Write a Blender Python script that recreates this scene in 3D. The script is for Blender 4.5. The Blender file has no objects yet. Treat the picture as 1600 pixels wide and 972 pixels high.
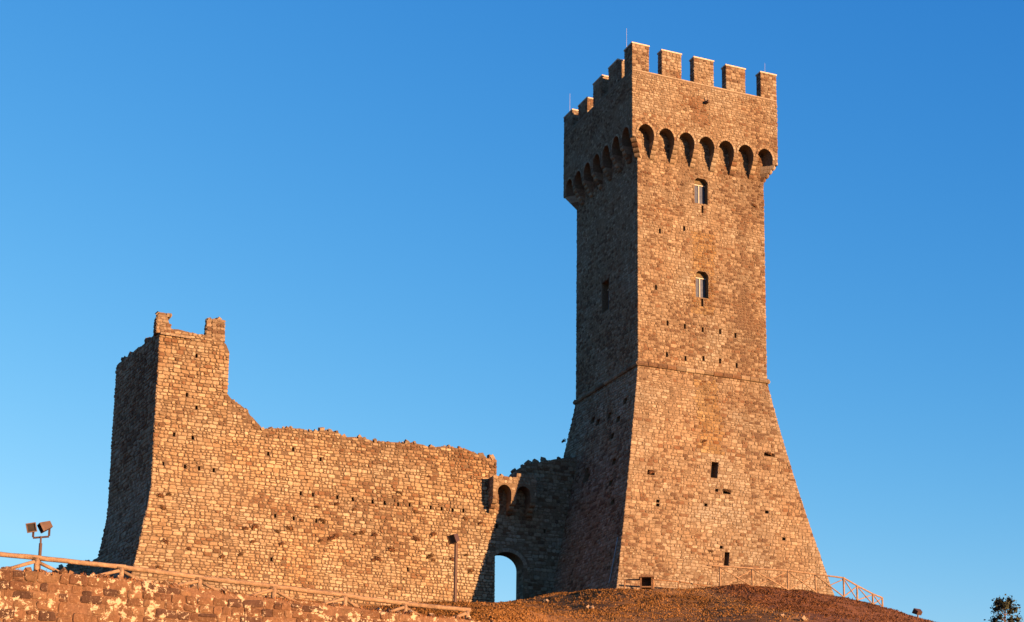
import bpy, bmesh, math, random
import numpy as np
from mathutils import Vector, noise as mnoise
R = math.radians
SC = bpy.context.scene
COL = SC.collection

# ---------------------------------------------------------------- camera
FPX, PX, PY, PITCH = 2700.0, 970.0, 853.0, math.atan(.2025)      # focal length and principal point in photo pixels
cd = bpy.data.cameras.new('camera')
cam = bpy.data.objects.new('camera', cd)
COL.objects.link(cam)
cd.sensor_fit = 'HORIZONTAL'; cd.sensor_width = 36
cd.lens = FPX / 1600 * 36
cd.shift_x = (800 - PX) / 1600
cd.shift_y = (PY - 486) / 1600
cd.clip_start = .1; cd.clip_end = 20000
cam.location = (0, 0, 0)
cam.rotation_euler = (math.pi / 2 + PITCH, 0, 0)
SC.camera = cam

# ---------------------------------------------------------------- light
SUN_AZ, SUN_EL = R(126.3), R(4.6)          # azimuth clockwise from +Y
w = bpy.data.worlds.new('World'); SC.world = w; w.use_nodes = True
nt = w.node_tree; bg = nt.nodes['Background']
sky = nt.nodes.new('ShaderNodeTexSky')
sky.sky_type = 'NISHITA'; sky.sun_disc = False
sky.sun_elevation = SUN_EL; sky.sun_rotation = SUN_AZ
sky.air_density = 1.0; sky.dust_density = 0.2; sky.ozone_density = 3.0; sky.altitude = 900
SKY_STRENGTH = .109
sep = nt.nodes.new('ShaderNodeSeparateColor'); cmb = nt.nodes.new('ShaderNodeCombineColor')
nt.links.new(sky.outputs[0], sep.inputs[0])
for i_, (k_, p_) in enumerate(((1.125, 2.05), (.79, 1.13), (1.185, .60))):      # clear evening air: deeper blue overhead
    pw = nt.nodes.new('ShaderNodeMath'); pw.operation = 'POWER'; pw.inputs[1].default_value = p_
    ml = nt.nodes.new('ShaderNodeMath'); ml.operation = 'MULTIPLY'; ml.inputs[1].default_value = k_
    nt.links.new(sep.outputs[i_], pw.inputs[0]); nt.links.new(pw.outputs[0], ml.inputs[0]); mn = nt.nodes.new('ShaderNodeMath'); mn.operation = 'MINIMUM'; mn.inputs[1].default_value = (.81, 1.72, 2.5)[i_]
    nt.links.new(ml.outputs[0], mn.inputs[0]); nt.links.new(mn.outputs[0], cmb.inputs[i_])
nt.links.new(cmb.outputs[0], bg.inputs[0])
bg.inputs[1].default_value = SKY_STRENGTH
sl = bpy.data.lights.new('sun', 'SUN'); sl.energy = 5.0; sl.angle = R(.5); sl.color = (1, .525, .225)
so = bpy.data.objects.new('sun', sl); COL.objects.link(so)
so.location = (80, -60, 60)
sdir = Vector((math.sin(SUN_AZ) * math.cos(SUN_EL), math.cos(SUN_AZ) * math.cos(SUN_EL), math.sin(SUN_EL)))
so.rotation_euler = sdir.to_track_quat('Z', 'Y').to_euler()
SC.view_settings.view_transform = 'Standard'; SC.view_settings.look = 'None'
SC.view_settings.gamma = 1; SC.view_settings.use_curve_mapping = False
SC.view_settings.exposure = 2.0

# ---------------------------------------------------------------- helpers
def ray(u, v):
    x = (u - PX) / FPX; y = (PY - v) / FPX
    d = np.array([x, math.cos(PITCH) - y * math.sin(PITCH), math.sin(PITCH) + y * math.cos(PITCH)])
    return d / d[1]
def at(u, v, Y): return ray(u, v) * Y
def on_plane(u, v, P, n):
    d = ray(u, v); return d * ((P @ n) / (d @ n))
def nz(x, y=0., z=0.): return mnoise.noise(Vector((x, y, z)))

class MB:
    def __init__(s): s.v = []; s.f = []; s.c = []
    def add(s, vs, fs, col=(.3, .25, .2)):
        o = len(s.v)
        s.v.extend([tuple(map(float, p)) for p in vs])
        s.f.extend([tuple(i + o for i in f) for f in fs])
        if isinstance(col, list): s.c.extend(col)
        else: s.c.extend([col] * len(vs))
    def join(s, o): s.add(o.v, o.f, list(o.c))
    def box(s, c, ax, ay, az, hx, hy, hz, col=(.3, .25, .2), taper=1.0):
        c = np.array(c, float); ax, ay, az = (np.array(a, float) for a in (ax, ay, az))
        vs = []
        for k in (-1, 1):
            q = taper if k > 0 else 1
            for i, j in ((-1, -1), (1, -1), (1, 1), (-1, 1)):
                vs.append(c + ax * hx * i * q + ay * hy * j * q + az * hz * k)
        s.add(vs, [(3, 2, 1, 0), (4, 5, 6, 7), (0, 1, 5, 4), (1, 2, 6, 5), (2, 3, 7, 6), (3, 0, 4, 7)], col)
    def prism(s, poly, P, ex, ey, en, d0, d1, col):
        """2-D polygon (counter-clockwise seen from +en) pushed from depth d0 to d1 along en."""
        n = len(poly)
        vs = [P + ex * a + ey * b + en * d0 for a, b in poly] + [P + ex * a + ey * b + en * d1 for a, b in poly]
        fs = [tuple(range(n - 1, -1, -1)), tuple(range(n, 2 * n))]
        fs += [(i, (i + 1) % n, n + (i + 1) % n, n + i) for i in range(n)]
        s.add(vs, fs, col)
    def tube(s, pts, r, n=8, col=(.3, .2, .12), wob=0, seed=0):
        pts = [np.array(p, float) for p in pts]; m = len(pts)
        rr = r if isinstance(r, (list, tuple)) else [r] * m
        vs = []; fs = []
        for i, p in enumerate(pts):
            t = pts[min(i + 1, m - 1)] - pts[max(i - 1, 0)]; t = t / np.linalg.norm(t)
            up = np.array([0, 0, 1.]) if abs(t[2]) < .9 else np.array([1., 0, 0])
            a = np.cross(t, up); a /= np.linalg.norm(a); b = np.cross(t, a)
            for k in range(n):
                th = 2 * math.pi * k / n
                q = rr[i] * (1 + wob * nz(i * 1.7 + seed, k * 1.3))
                vs.append(p + (a * math.cos(th) + b * math.sin(th)) * q)
        for i in range(m - 1):
            for k in range(n):
                fs.append((i * n + k, i * n + (k + 1) % n, (i + 1) * n + (k + 1) % n, (i + 1) * n + k))
        fs.append(tuple(range(n - 1, -1, -1))); fs.append(tuple((m - 1) * n + k for k in range(n)))
        s.add(vs, fs, col)
    def mesh(s, name):
        me = bpy.data.meshes.new(name)
        me.from_pydata(s.v, [], s.f)
        at_ = me.color_attributes.new('tint', 'FLOAT_COLOR', 'POINT')
        arr = np.ones((len(s.v), 4), np.float32); arr[:, :3] = np.array(s.c, np.float32)[:, :3]
        at_.data.foreach_set('color', arr.ravel())
        me.update()
        return me
    def build(s, name, mat, parent=None, smooth=False, fix=False):
        me = s.mesh(name)
        if fix:
            bm = bmesh.new(); bm.from_mesh(me); bmesh.ops.recalc_face_normals(bm, faces=bm.faces); bm.to_mesh(me); bm.free()
        if smooth: me.polygons.foreach_set('use_smooth', [True] * len(me.polygons))
        me.materials.append(mat)
        o = bpy.data.objects.new(name, me); COL.objects.link(o)
        if parent: o.parent = parent
        return o

def tag(o, label=None, cat=None, group=None, kind=None):
    if label: o['label'] = label
    if cat: o['category'] = cat
    if group: o['group'] = group
    if kind: o['kind'] = kind
    return o
def thing(name, label, cat, group=None, loc=(0, 0, 0)):
    o = bpy.data.objects.new(name, None); o.empty_display_size = .3; COL.objects.link(o)
    o.location = tuple(loc)
    return tag(o, label, cat, group)
def shift(mb, p):
    p = np.array(p); mb.v = [tuple(np.array(q) - p) for q in mb.v]; return mb

def cut(core, cutters):
    """boolean difference of two MBs"""
    if not cutters.v: return core
    obs = []
    for m in (core, cutters):
        me = bpy.data.meshes.new('tmp'); me.from_pydata(m.v, [], m.f)
        bm = bmesh.new(); bm.from_mesh(me); bmesh.ops.recalc_face_normals(bm, faces=bm.faces); bm.to_mesh(me); bm.free()
        o = bpy.data.objects.new('tmp', me); COL.objects.link(o); obs.append(o)
    md = obs[0].modifiers.new('b', 'BOOLEAN'); md.object = obs[1]; md.operation = 'DIFFERENCE'; md.solver = 'EXACT'; md.use_self = True
    dg = bpy.context.evaluated_depsgraph_get(); dg.update()
    ev = obs[0].evaluated_get(dg); me = ev.to_mesh()
    out = MB(); out.add([tuple(v.co) for v in me.vertices], [tuple(p.vertices) for p in me.polygons], core.c[0])
    ev.to_mesh_clear()
    for o in obs:
        me = o.data; bpy.data.objects.remove(o); bpy.data.meshes.remove(me)
    return out

# ---------------------------------------------------------------- materials
def new_mat(name):
    m = bpy.data.materials.new(name); m.use_nodes = True
    n = m.node_tree.nodes; return m, m.node_tree, n['Principled BSDF']
def N(t, k, **kw):
    n = t.nodes.new(k)
    for a, b in kw.items(): setattr(n, a, b)
    return n
def mat_stone(name, scale=1.0, lichen=0.0, bump=.6, lo=.62, hi=1.25):
    m, t, b = new_mat(name); L = t.links
    a = N(t, 'ShaderNodeAttribute'); a.attribute_name = 'tint'
    tc = N(t, 'ShaderNodeTexCoord')
    n1 = N(t, 'ShaderNodeTexNoise'); n1.inputs['Scale'].default_value = 5 * scale; n1.inputs['Detail'].default_value = 8; n1.inputs['Roughness'].default_value = .7
    L.new(tc.outputs['Object'], n1.inputs['Vector'])
    mr = N(t, 'ShaderNodeMapRange'); mr.inputs[1].default_value = .3; mr.inputs[2].default_value = .7; mr.inputs[3].default_value = lo; mr.inputs[4].default_value = hi
    L.new(n1.outputs[0], mr.inputs[0])
    mx = N(t, 'ShaderNodeMix', data_type='RGBA', blend_type='MULTIPLY'); mx.inputs[0].default_value = 1
    L.new(a.outputs['Color'], mx.inputs[6]); L.new(mr.outputs[0], mx.inputs[7])
    out = mx.outputs[2]
    # pale mineral specks
    n2 = N(t, 'ShaderNodeTexNoise'); n2.inputs['Scale'].default_value = 11 * scale; n2.inputs['Detail'].default_value = 5
    L.new(tc.outputs['Object'], n2.inputs['Vector'])
    r2 = N(t, 'ShaderNodeMapRange'); r2.inputs[1].default_value = .6; r2.inputs[2].default_value = .72; r2.inputs[4].default_value = .35
    L.new(n2.outputs[0], r2.inputs[0])
    m2 = N(t, 'ShaderNodeMix', data_type='RGBA'); m2.inputs[7].default_value = (.32, .27, .20, 1)
    L.new(r2.outputs[0], m2.inputs[0]); L.new(out, m2.inputs[6]); out = m2.outputs[2]
    if lichen:
        n3 = N(t, 'ShaderNodeTexNoise'); n3.inputs['Scale'].default_value = .9; n3.inputs['Detail'].default_value = 2
        n4 = N(t, 'ShaderNodeTexNoise'); n4.inputs['Scale'].default_value = 5.0; n4.inputs['Detail'].default_value = 10; n4.inputs['Roughness'].default_value = .74
        L.new(tc.outputs['Object'], n3.inputs['Vector']); L.new(tc.outputs['Object'], n4.inputs['Vector'])
        ma = N(t, 'ShaderNodeMath', operation='MULTIPLY_ADD'); ma.inputs[1].default_value = .16
        L.new(n3.outputs[0], ma.inputs[0]); L.new(n4.outputs[0], ma.inputs[2])
        r3 = N(t, 'ShaderNodeMapRange'); r3.inputs[1].default_value = .632; r3.inputs[2].default_value = .652; r3.inputs[4].default_value = lichen
        L.new(ma.outputs[0], r3.inputs[0])
        m3 = N(t, 'ShaderNodeMix', data_type='RGBA'); m3.inputs[7].default_value = (.37, .305, .225, 1)
        L.new(r3.outputs[0], m3.inputs[0]); L.new(out, m3.inputs[6]); out = m3.outputs[2]
    L.new(out, b.inputs['Base Color'])
    b.inputs['Roughness'].default_value = .95; b.inputs['Specular IOR Level'].default_value = .15
    bp = N(t, 'ShaderNodeBump'); bp.inputs['Strength'].default_value = bump; bp.inputs['Distance'].default_value = .05
    nb = N(t, 'ShaderNodeTexNoise'); nb.inputs['Scale'].default_value = 9 * scale; nb.inputs['Detail'].default_value = 10; nb.inputs['Roughness'].default_value = .65
    L.new(tc.outputs['Object'], nb.inputs['Vector']); L.new(nb.outputs[0], bp.inputs['Height']); L.new(bp.outputs[0], b.inputs['Normal'])
    return m
def mat_plain(name, col, rough=.6, metal=0, nscale=8, lo=.8, hi=1.15, spec=.3):
    m, t, b = new_mat(name); L = t.links
    tc = N(t, 'ShaderNodeTexCoord'); n1 = N(t, 'ShaderNodeTexNoise'); n1.inputs['Scale'].default_value = nscale; n1.inputs['Detail'].default_value = 6
    L.new(tc.outputs['Object'], n1.inputs['Vector'])
    cr = N(t, 'ShaderNodeValToRGB')
    cr.color_ramp.elements[0].position = .3; cr.color_ramp.elements[1].position = .7
    cr.color_ramp.elements[0].color = tuple(c * lo for c in col) + (1,)
    cr.color_ramp.elements[1].color = tuple(c * hi for c in col) + (1,)
    L.new(n1.outputs[0], cr.inputs[0]); L.new(cr.outputs[0], b.inputs['Base Color'])
    b.inputs['Roughness'].default_value = rough; b.inputs['Metallic'].default_value = metal; b.inputs['Specular IOR Level'].default_value = spec
    return m
def mat_tint(name, rough=.9, nscale=3, lo=.7, hi=1.3, trans=0, bump=0):
    m, t, b = new_mat(name); L = t.links
    a = N(t, 'ShaderNodeAttribute'); a.attribute_name = 'tint'
    tc = N(t, 'ShaderNodeTexCoord'); n1 = N(t, 'ShaderNodeTexNoise'); n1.inputs['Scale'].default_value = nscale; n1.inputs['Detail'].default_value = 8; n1.inputs['Roughness'].default_value = .7
    L.new(tc.outputs['Object'], n1.inputs['Vector'])
    mr = N(t, 'ShaderNodeMapRange'); mr.inputs[1].default_value = .3; mr.inputs[2].default_value = .7; mr.inputs[3].default_value = lo; mr.inputs[4].default_value = hi
    L.new(n1.outputs[0], mr.inputs[0])
    mx = N(t, 'ShaderNodeMix', data_type='RGBA', blend_type='MULTIPLY'); mx.inputs[0].default_value = 1
    L.new(a.outputs['Color'], mx.inputs[6]); L.new(mr.outputs[0], mx.inputs[7])
    L.new(mx.outputs[2], b.inputs['Base Color'])
    b.inputs['Roughness'].default_value = rough; b.inputs['Specular IOR Level'].default_value = .15
    if bump:
        bp = N(t, 'ShaderNodeBump'); bp.inputs['Strength'].default_value = bump; bp.inputs['Distance'].default_value = .15
        L.new(n1.outputs[0], bp.inputs['Height']); L.new(bp.outputs[0], b.inputs['Normal'])
    return m

M_STONE = mat_stone('castle_stone', 1.5, lo=.58, hi=1.32)
M_LICHEN = mat_stone('lichen_stone', 1.6, .9, bump=.8)
M_GROUND = mat_tint('dry_turf', nscale=1.6, lo=.55, hi=1.4, bump=.8)
M_GRASS = mat_tint('dry_grass', nscale=.6, lo=.8, hi=1.2)
M_LEAF = mat_tint('leaves', nscale=2)
M_WOOD = mat_tint('fence_wood', nscale=5, lo=.5, hi=1.2, bump=.5)
M_RUST = mat_plain('brown_metal', (.06, .034, .026), .55, .2)
M_LENS = mat_plain('lamp_glass', (.025, .022, .022), .15, 0, spec=.5)
M_GLASS = mat_plain('window_glass', (.06, .07, .10), .12, 0, spec=.5)
M_FRAME = mat_plain('window_frame', (.30, .28, .25), .6)
M_STEEL = mat_plain('grey_steel', (.22, .23, .25), .45, .6)
M_COPE = mat_stone('coping_stone', 1.0, bump=.3)

# ---------------------------------------------------------------- masonry
AL = .54
MORTAR = (.112, .082, .057)
PAL = [((.335, .265, .195), 6), ((.295, .225, .16), 7), ((.25, .185, .13), 4), ((.195, .115, .072), 2.4), ((.145, .092, .063), 1.3), ((.40, .325, .245), 2.6)]
PT = sum(p[1] for p in PAL)
def pick(rng, shift=0.0):
    r = min(max(rng.random() + shift, 0), .999) * PT
    for c, wt in ORDER:
        r -= wt
        if r <= 0: return c
    return ORDER[-1][0]
ORDER = sorted(PAL, key=lambda p: -sum(p[0]))       # pale first
def stone_col(P, rng, red=0.0, seed=0.0, gain=1.0):
    a = nz(P[0] * .16 + seed, P[1] * .16, P[2] * .22)
    b = nz(P[0] * .55 + seed + 9, P[1] * .55, P[2] * .7)
    d = nz(P[0] * 1.5 + seed, P[1] * 1.5, P[2] * 1.9 + 4)
    c = pick(rng, a * .30 + b * .36 + d * .18 + red - .04)
    g = rng.uniform(.88, 1.10) * gain * AL
    warm = 1 + .10 * b
    return (c[0] * g * warm, c[1] * g, c[2] * g / warm)

def trim(c, rects, gap=0.0):
    s0, s1, z0, z1 = c
    for r in rects:
        a0, a1, b0, b1 = r[0] - gap, r[1] + gap, r[2] - gap, r[3] + gap
        if s1 <= a0 or s0 >= a1 or z1 <= b0 or z0 >= b1: continue
        cand = [(s0, a0, z0, z1), (a1, s1, z0, z1), (s0, s1, z0, b0), (s0, s1, b1, z1)]
        cand = [q for q in cand if q[1] - q[0] > .09 and q[3] - q[2] > .08]
        if not cand: return None
        s0, s1, z0, z1 = max(cand, key=lambda q: (q[1] - q[0]) * (q[3] - q[2]))
    return s0, s1, z0, z1

def masonry(mb, F, z0, z1, sl, sr, rng, hr=(.20, .34), wr=(.24, .56), dr=(.02, .065), inside=None, rects=(), colf=None, ext=.03, gap=.018, wob=.05, double=False, miss=.004):
    z = z0
    hm = sum(hr) / 2
    while z < z1 - .04:
        h = rng.uniform(*hr)
        if z + h > z1 - .1: h = z1 - z
        zm = z + h / 2
        a = (sl(zm) if callable(sl) else sl) - ext; b = (sr(zm) if callable(sr) else sr) + ext
        s = a
        while s < b - .02:
            ww = rng.uniform(*wr) * (.55 + .45 * h / hm)
            if b - (s + ww) < .16: ww = b - s
            cells = [(s, s + ww, z, z + h)]
            r = rng.random()
            if r < .16 and h > hm: k = z + h * rng.uniform(.38, .62); cells = [(s, s + ww, z, k), (s, s + ww, k, z + h)]
            elif r < .24 and ww > .4:
                k = s + ww * rng.uniform(.4, .6); q = z + h * rng.uniform(.4, .6)
                cells = [(s, k, z, z + h), (k, s + ww, z, q), (k, s + ww, q, z + h)]
            for c in cells:
                if rng.random() < miss: continue
                c = trim(c, rects)
                if c is None: continue
                if inside and not (inside((c[0] + c[1]) / 2, (c[2] + c[3]) / 2) and inside(c[0] + .02, c[3] - .02) and inside(c[1] - .02, c[3] - .02) and inside(c[0] + .02, c[2] + .02) and inside(c[1] - .02, c[2] + .02)): continue
                stone(mb, F, c, rng, dr, colf, gap, wob, a + ext, b - ext, double)
            s += ww
        z += h
def stone(mb, F, c, rng, dr, colf, gap, wob, a, b, double):
    s0, s1, q0, q1 = c
    s0 += gap * rng.uniform(.4, 1.3); s1 -= gap * rng.uniform(.4, 1.3); q0 += gap * rng.uniform(.4, 1.3); q1 -= gap * rng.uniform(.4, 1.3)
    j = min(s1 - s0, q1 - q0) * .10
    def fz(s, q): return q + wob * nz(s * .45, q * .9, 3.1)
    cs = []
    for s, q in ((s0, q0), (s1, q0), (s1, q1), (s0, q1)):
        s_ = s + rng.uniform(-j, j); q_ = q + rng.uniform(-j, j)
        cs.append(np.array(F(s_, fz(s_, q_))))
    ex = (cs[1] + cs[2] - cs[0] - cs[3]) / 2; ey = (cs[2] + cs[3] - cs[0] - cs[1]) / 2
    lx = np.linalg.norm(ex); ly = np.linalg.norm(ey)
    if lx < .03 or ly < .03: return
    n = np.cross(ex, ey); n /= np.linalg.norm(n)
    ctr = sum(cs) / 4
    ring = []
    for k in range(4):
        p, q = cs[k], cs[(k + 1) % 4]
        L = np.linalg.norm(q - p)
        kc = .5 if double else 1; e = min(.42, kc * rng.uniform(.03, .10) / max(L, .01)); e2 = min(.42, kc * rng.uniform(.03, .10) / max(L, .01))
        ring.append(p + (q - p) * e); ring.append(q + (p - q) * e2)
    d = rng.uniform(*dr); tx = rng.uniform(-.05, .05); ty = rng.uniform(-.05, .05)
    dx, dy = ex / lx, ey / ly
    col = colf(ctr, rng) if colf else stone_col(ctr, rng)
    vs = [p - n * .03 for p in ring]
    layers = [(1.0, .62), (1 - min(.3, .05 / min(lx, ly)), 1.0)] if not double else [(1.0, .45), (1 - min(.2, .03 / min(lx, ly)), .85), (1 - min(.55, .09 / min(lx, ly)), 1.0)]
    for sc, dd in layers:
        for p in ring:
            q = ctr + (p - ctr) * sc
            o = q - ctr
            vs.append(q + n * (d * dd + (o @ dx) * tx + (o @ dy) * ty + (rng.uniform(-.006, .006) if double else 0)))
    fs = []
    for l in range(len(layers)):
        fs += [(l * 8 + k, l * 8 + (k + 1) % 8, l * 8 + 8 + (k + 1) % 8, l * 8 + 8 + k) for k in range(8)]
    fs.append(tuple(len(layers) * 8 + k for k in range(8)))
    mb.add(vs, fs, col)
def rubble(mb, P, ex, ey, ez, rng, n=1, sz=(.1, .22), spread=.2, colf=None):
    for _ in range(n):
        a = Vector((rng.gauss(0, 1), rng.gauss(0, 1), rng.gauss(0, 1))).normalized()
        b_ = a.orthogonal().normalized(); c_ = a.cross(b_)
        h = rng.uniform(*sz)
        p = P + ex * rng.uniform(-spread, spread) + ey * rng.uniform(-spread, spread)
        col = (colf or stone_col)(p, rng)
        mb.box(p + ez * h * .3, a, b_, c_, h * rng.uniform(.5, .8), h * rng.uniform(.4, .7), h * rng.uniform(.35, .6), col, rng.uniform(.6, .95))

def interp(x, pts):
    if x <= pts[0][0]: return pts[0][1]
    for (a, b), (c, d) in zip(pts, pts[1:]):
        if x <= c: return b + (d - b) * (x - a) / max(c - a, 1e-9)
    return pts[-1][1]

# ---------------------------------------------------------------- plan of the castle
UP = np.array([0, 0, 1.])
A1, A2 = R(64.8), R(-25.2)
E1 = np.array([math.sin(A1), math.cos(A1), 0]); E2 = np.array([math.sin(A2), math.cos(A2), 0])
N1 = np.array([E1[1], -E1[0], 0])          # outward normal of the sunny faces
N2 = -E1                                   # outward normal of the keep's shaded face
P0 = at(997, 568, 112.0)                   # near corner of the keep at the string course
ZS = P0[2]
L1, L2 = 10.0, 10.4
QC = P0 + 8.3 * E2                         # curtain wall plane passes through here
# fence / retaining wall line near the camera
A3 = R(63.5)
E3 = np.array([math.sin(A3), math.cos(A3), 0]); N3 = np.array([E3[1], -E3[0], 0])
WP = at(0, 885, 41.0)                      # top of the retaining wall at the left edge of the photo
RAILZ = at(0, 868, 41.0)[2]

def hit_line(a, P, e):
    """depth Y where the vertical plane X = a*Y meets the plan line P + s*e"""
    n = np.array([e[1], -e[0]]); q = P[:2] @ n
    den = a * n[0] + n[1]
    return q / den

# ---------------------------------------------------------------- terrain
def aof(u): return (u - PX) / FPX / .9858
def slope(v):
    y = (PY - v) / FPX
    return (math.sin(PITCH) + y * math.cos(PITCH)) / (math.cos(PITCH) - y * math.sin(PITCH))
WTOP = [(-400, 868), (0, 885), (85, 893), (200, 903), (260, 911), (400, 929), (540, 946), (600, 954), (700, 963), (770, 972), (900, 990)]
CREST = [(800, 936), (840, 927), (880, 919), (930, 918), (965, 915.5), (1000, 915), (1060, 914), (1110, 915), (1140, 910), (1180, 910), (1240, 914), (1290, 922), (1340, 933), (1390, 945), (1425, 955), (1460, 968), (1520, 985), (1600, 1004), (1800, 1060), (2300, 1160)]
YCR = [(800, 113), (880, 108), (965, 104), (1100, 105.5), (1290, 109), (1390, 111), (1600, 112), (2300, 112)]
def column(u):
    a = aof(u)
    if u < 770:
        yw = hit_line(a, WP, E3); yc = hit_line(a, QC, E1)
        wt = interp(u, WTOP)
        b = interp(u, [(-400, 900), (0, 898), (150, 900), (250, 915), (430, 934), (560, 943), (640, 938), (700, 938), (760, 940)])
        zt = slope(wt) * yw - .22
        mid = max(wt + 12, b + 5)
        ks = [(2, -1.7), (yw - 8, -.6 + slope(1090) * yw * .3), (yw - .9, slope(1075) * yw), (yw + .40, slope(1070) * yw), (yw + .55, zt), (yw + 9, slope(wt + 16) * (yw + 9)),
              (yc - 22, slope(mid + 8) * (yc - 22)), (yc - 6, slope(mid if u < 600 else b + 7) * (yc - 6)), (yc - 1.6, slope(b) * (yc - 1.6)), (yc + 2, slope(b) * yc + .05), (yc + 25, slope(b) * yc - .6), (yc + 130, -25), (6000, -140)]
        if u >= 560:
            f = min(1, (u - 560) / 80); hz = slope(b + 4 + (1 - f) * 20)
            ks[5] = (yw + 9, slope(wt + 10 - 4 * f) * (yw + 9)); ks[6] = (71, hz * 71); ks[7] = (80, hz * 80 - .35); ks[8] = (yc - 6, slope(b + 8) * (yc - 6))
        if u < 150:
            f = min(1, (150 - u) / 200)
            ks[7] = (yc - 6, slope(wt + 16) * (yc - 6)); ks[8] = (yc - 1.6, slope(wt + 14) * (yc - 1.6)); ks[9] = (yc + 2, slope(wt + 15) * (yc + 2)); ks[10] = (yc + 25, slope(wt + 40) * (yc + 25))
    else:
        yc = interp(u, YCR); cv = interp(u, CREST) + 6.5
        if u < 800: cv = 938
        zc = slope(cv) * yc
        g = lambda Y, dz: (Y, zc - dz)
        d = min(1.0, max(.15, (zc) / 15))
        s17 = .30
        hump = max(0, 1 - (u - 770) / 90)
        ks = [(2, -1.7), (34, 0.2), (45, max(1.8, zc - 15.5)), (55, max(3, zc - 12.9)), (66, max(4, zc - 10.3)), (76, zc - 7.9), (86, zc - 5.1), (yc - 9, zc - 2.55), (yc - 3, zc - .55), (yc + .2, zc), (yc + 26, zc - .5), (yc + 130, -25), (6000, -140)]
        for i_, Y_, dv_ in ((5, 62, 14), (6, 71, 6), (7, 80, 12)):
            if hump > 0: ks[i_] = (ks[i_][0] * (1 - hump) + Y_ * hump, ks[i_][1] * (1 - hump) + slope(940 + dv_) * Y_ * hump)
        if cv > 960: ks[10] = (yc + 26, zc - 6)
    return a, ks
GENERIC = [(2, -1.7), (34, -1.6), (45, -1.5), (55, -1.5), (66, -1.8), (76, -2), (86, -2.5), (100, -3), (110, -4), (116, -5), (140, -9), (250, -30), (6000, -140)]
cols = []
us = list(range(-900, 2500, 20))
for u in us:
    a, ks = column(u)
    az = math.atan(a); c = math.cos(az)
    if u < -300 or u > 1900:
        pass
    cols.append((az, [(y / c, z) for y, z in ks]))
lo, hi = cols[0], cols[-1]
def blend(k0, k1, f): return [((1 - f) * a[0] + f * b[0], (1 - f) * a[1] + f * b[1]) for a, b in zip(k0, k1)]
for i in range(1, 13):
    f = min(1, i / 8); f = f * f * (3 - 2 * f)
    cols.insert(0, (lo[0] - (lo[0] + math.pi) * i / 12, blend(lo[1], GENERIC, f)))
    cols.append((hi[0] + (math.pi - hi[0]) * i / 12, blend(hi[1], GENERIC, f)))
SUB = [3, 4, 3, 2, 10, 14, 14, 10, 6, 8, 8, 8]
AZS = np.array([c[0] for c in cols])
RK = np.array([[k[0] for k in c[1]] for c in cols]); ZK = np.array([[k[1] for k in c[1]] for c in cols])
# smooth the knots sideways so that the slope has no creases
for _ in range(2):
    RK[14:-14] = (RK[13:-15] + 2 * RK[14:-14] + RK[15:-13]) / 4
    ZS_ = (ZK[13:-15] + 2 * ZK[14:-14] + ZK[15:-13]) / 4
    ZK[14:-14] = ZS_
def bumps(x, y):
    r = math.hypot(x, y)
    k = min(1, max(0, (r - 50) / 12)) if r < 150 else 1
    return k * (.16 * nz(x * .35, y * .35, 1) + .10 * nz(x * .9, y * .9, 5) + .05 * nz(x * 2.3, y * 2.3, 8))
def ground_z(x, y, b=True):
    az = math.atan2(x, y); r = math.hypot(x, y)
    i = int(np.searchsorted(AZS, az)) - 1; i = min(max(i, 0), len(AZS) - 2)
    f = (az - AZS[i]) / (AZS[i + 1] - AZS[i])
    rk = RK[i] * (1 - f) + RK[i + 1] * f; zk = ZK[i] * (1 - f) + ZK[i + 1] * f
    return float(np.interp(r, rk, zk)) + (bumps(x, y) if b else 0)
def turf_col(x, y, rng=None):
    """ochre dry grass on the near lobe, darker red-brown on the slope to the right"""
    a = x / max(y, 1)
    u = PX + a * FPX * .9858
    k = nz(x * .22, y * .22, 2) * .5 + nz(x * .8, y * .8, 4) * .35
    path = (u - 1085) - (107 - y) * 7.5
    red = 1 / (1 + math.exp(-max(-40, min(40, (path + 22 * k) / 9))))
    och = (.172, .090, .034); br = (.108, .050, .027); pale = (.22, .135, .062)
    c = [o * (1 - red) + b_ * red for o, b_ in zip(och, br)]
    band = math.exp(-((path + 20) / 12) ** 2) * .45
    if k > .18 and red < .5: band = max(band, min(.5, (k - .18) * 2))
    c = [o * (1 - band) + p * band for o, p in zip(c, pale)]
    if k < -.12: c = [o * (1 + (k + .12) * 1.6) for o in c]
    return tuple(max(q, .012) for q in c)
mb = MB()
rows = []
for j in range(len(SUB)):
    for q in range(SUB[j]): rows.append((j, q / SUB[j]))
rows.append((len(SUB) - 1, 1.0))
vs = []; cs_ = []
for i in range(len(cols)):
    az = cols[i][0]
    for j, f in rows:
        r = RK[i][j] * (1 - f) + RK[i][j + 1] * f; z = ZK[i][j] * (1 - f) + ZK[i][j + 1] * f
        x, y = r * math.sin(az), r * math.cos(az)
        vs.append((x, y, z + bumps(x, y))); cs_.append(turf_col(x, y))
nr = len(rows)
fs = [(i * nr + j, i * nr + j + 1, (i + 1) * nr + j + 1, (i + 1) * nr + j) for i in range(len(cols) - 1) for j in range(nr - 1)]
b0 = len(vs); vs.append((0, 0, -1.7)); cs_.append((.15, .09, .04))
fs += [(b0, i * nr, (i + 1) * nr) for i in range(len(cols) - 1)]
mb.add(vs, [f[::-1] for f in fs], cs_)
g = mb.build('ground', M_GROUND, smooth=True, fix=True)
tag(g, 'dry grassy hillside rising to the castle', None, None, 'structure')

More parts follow.
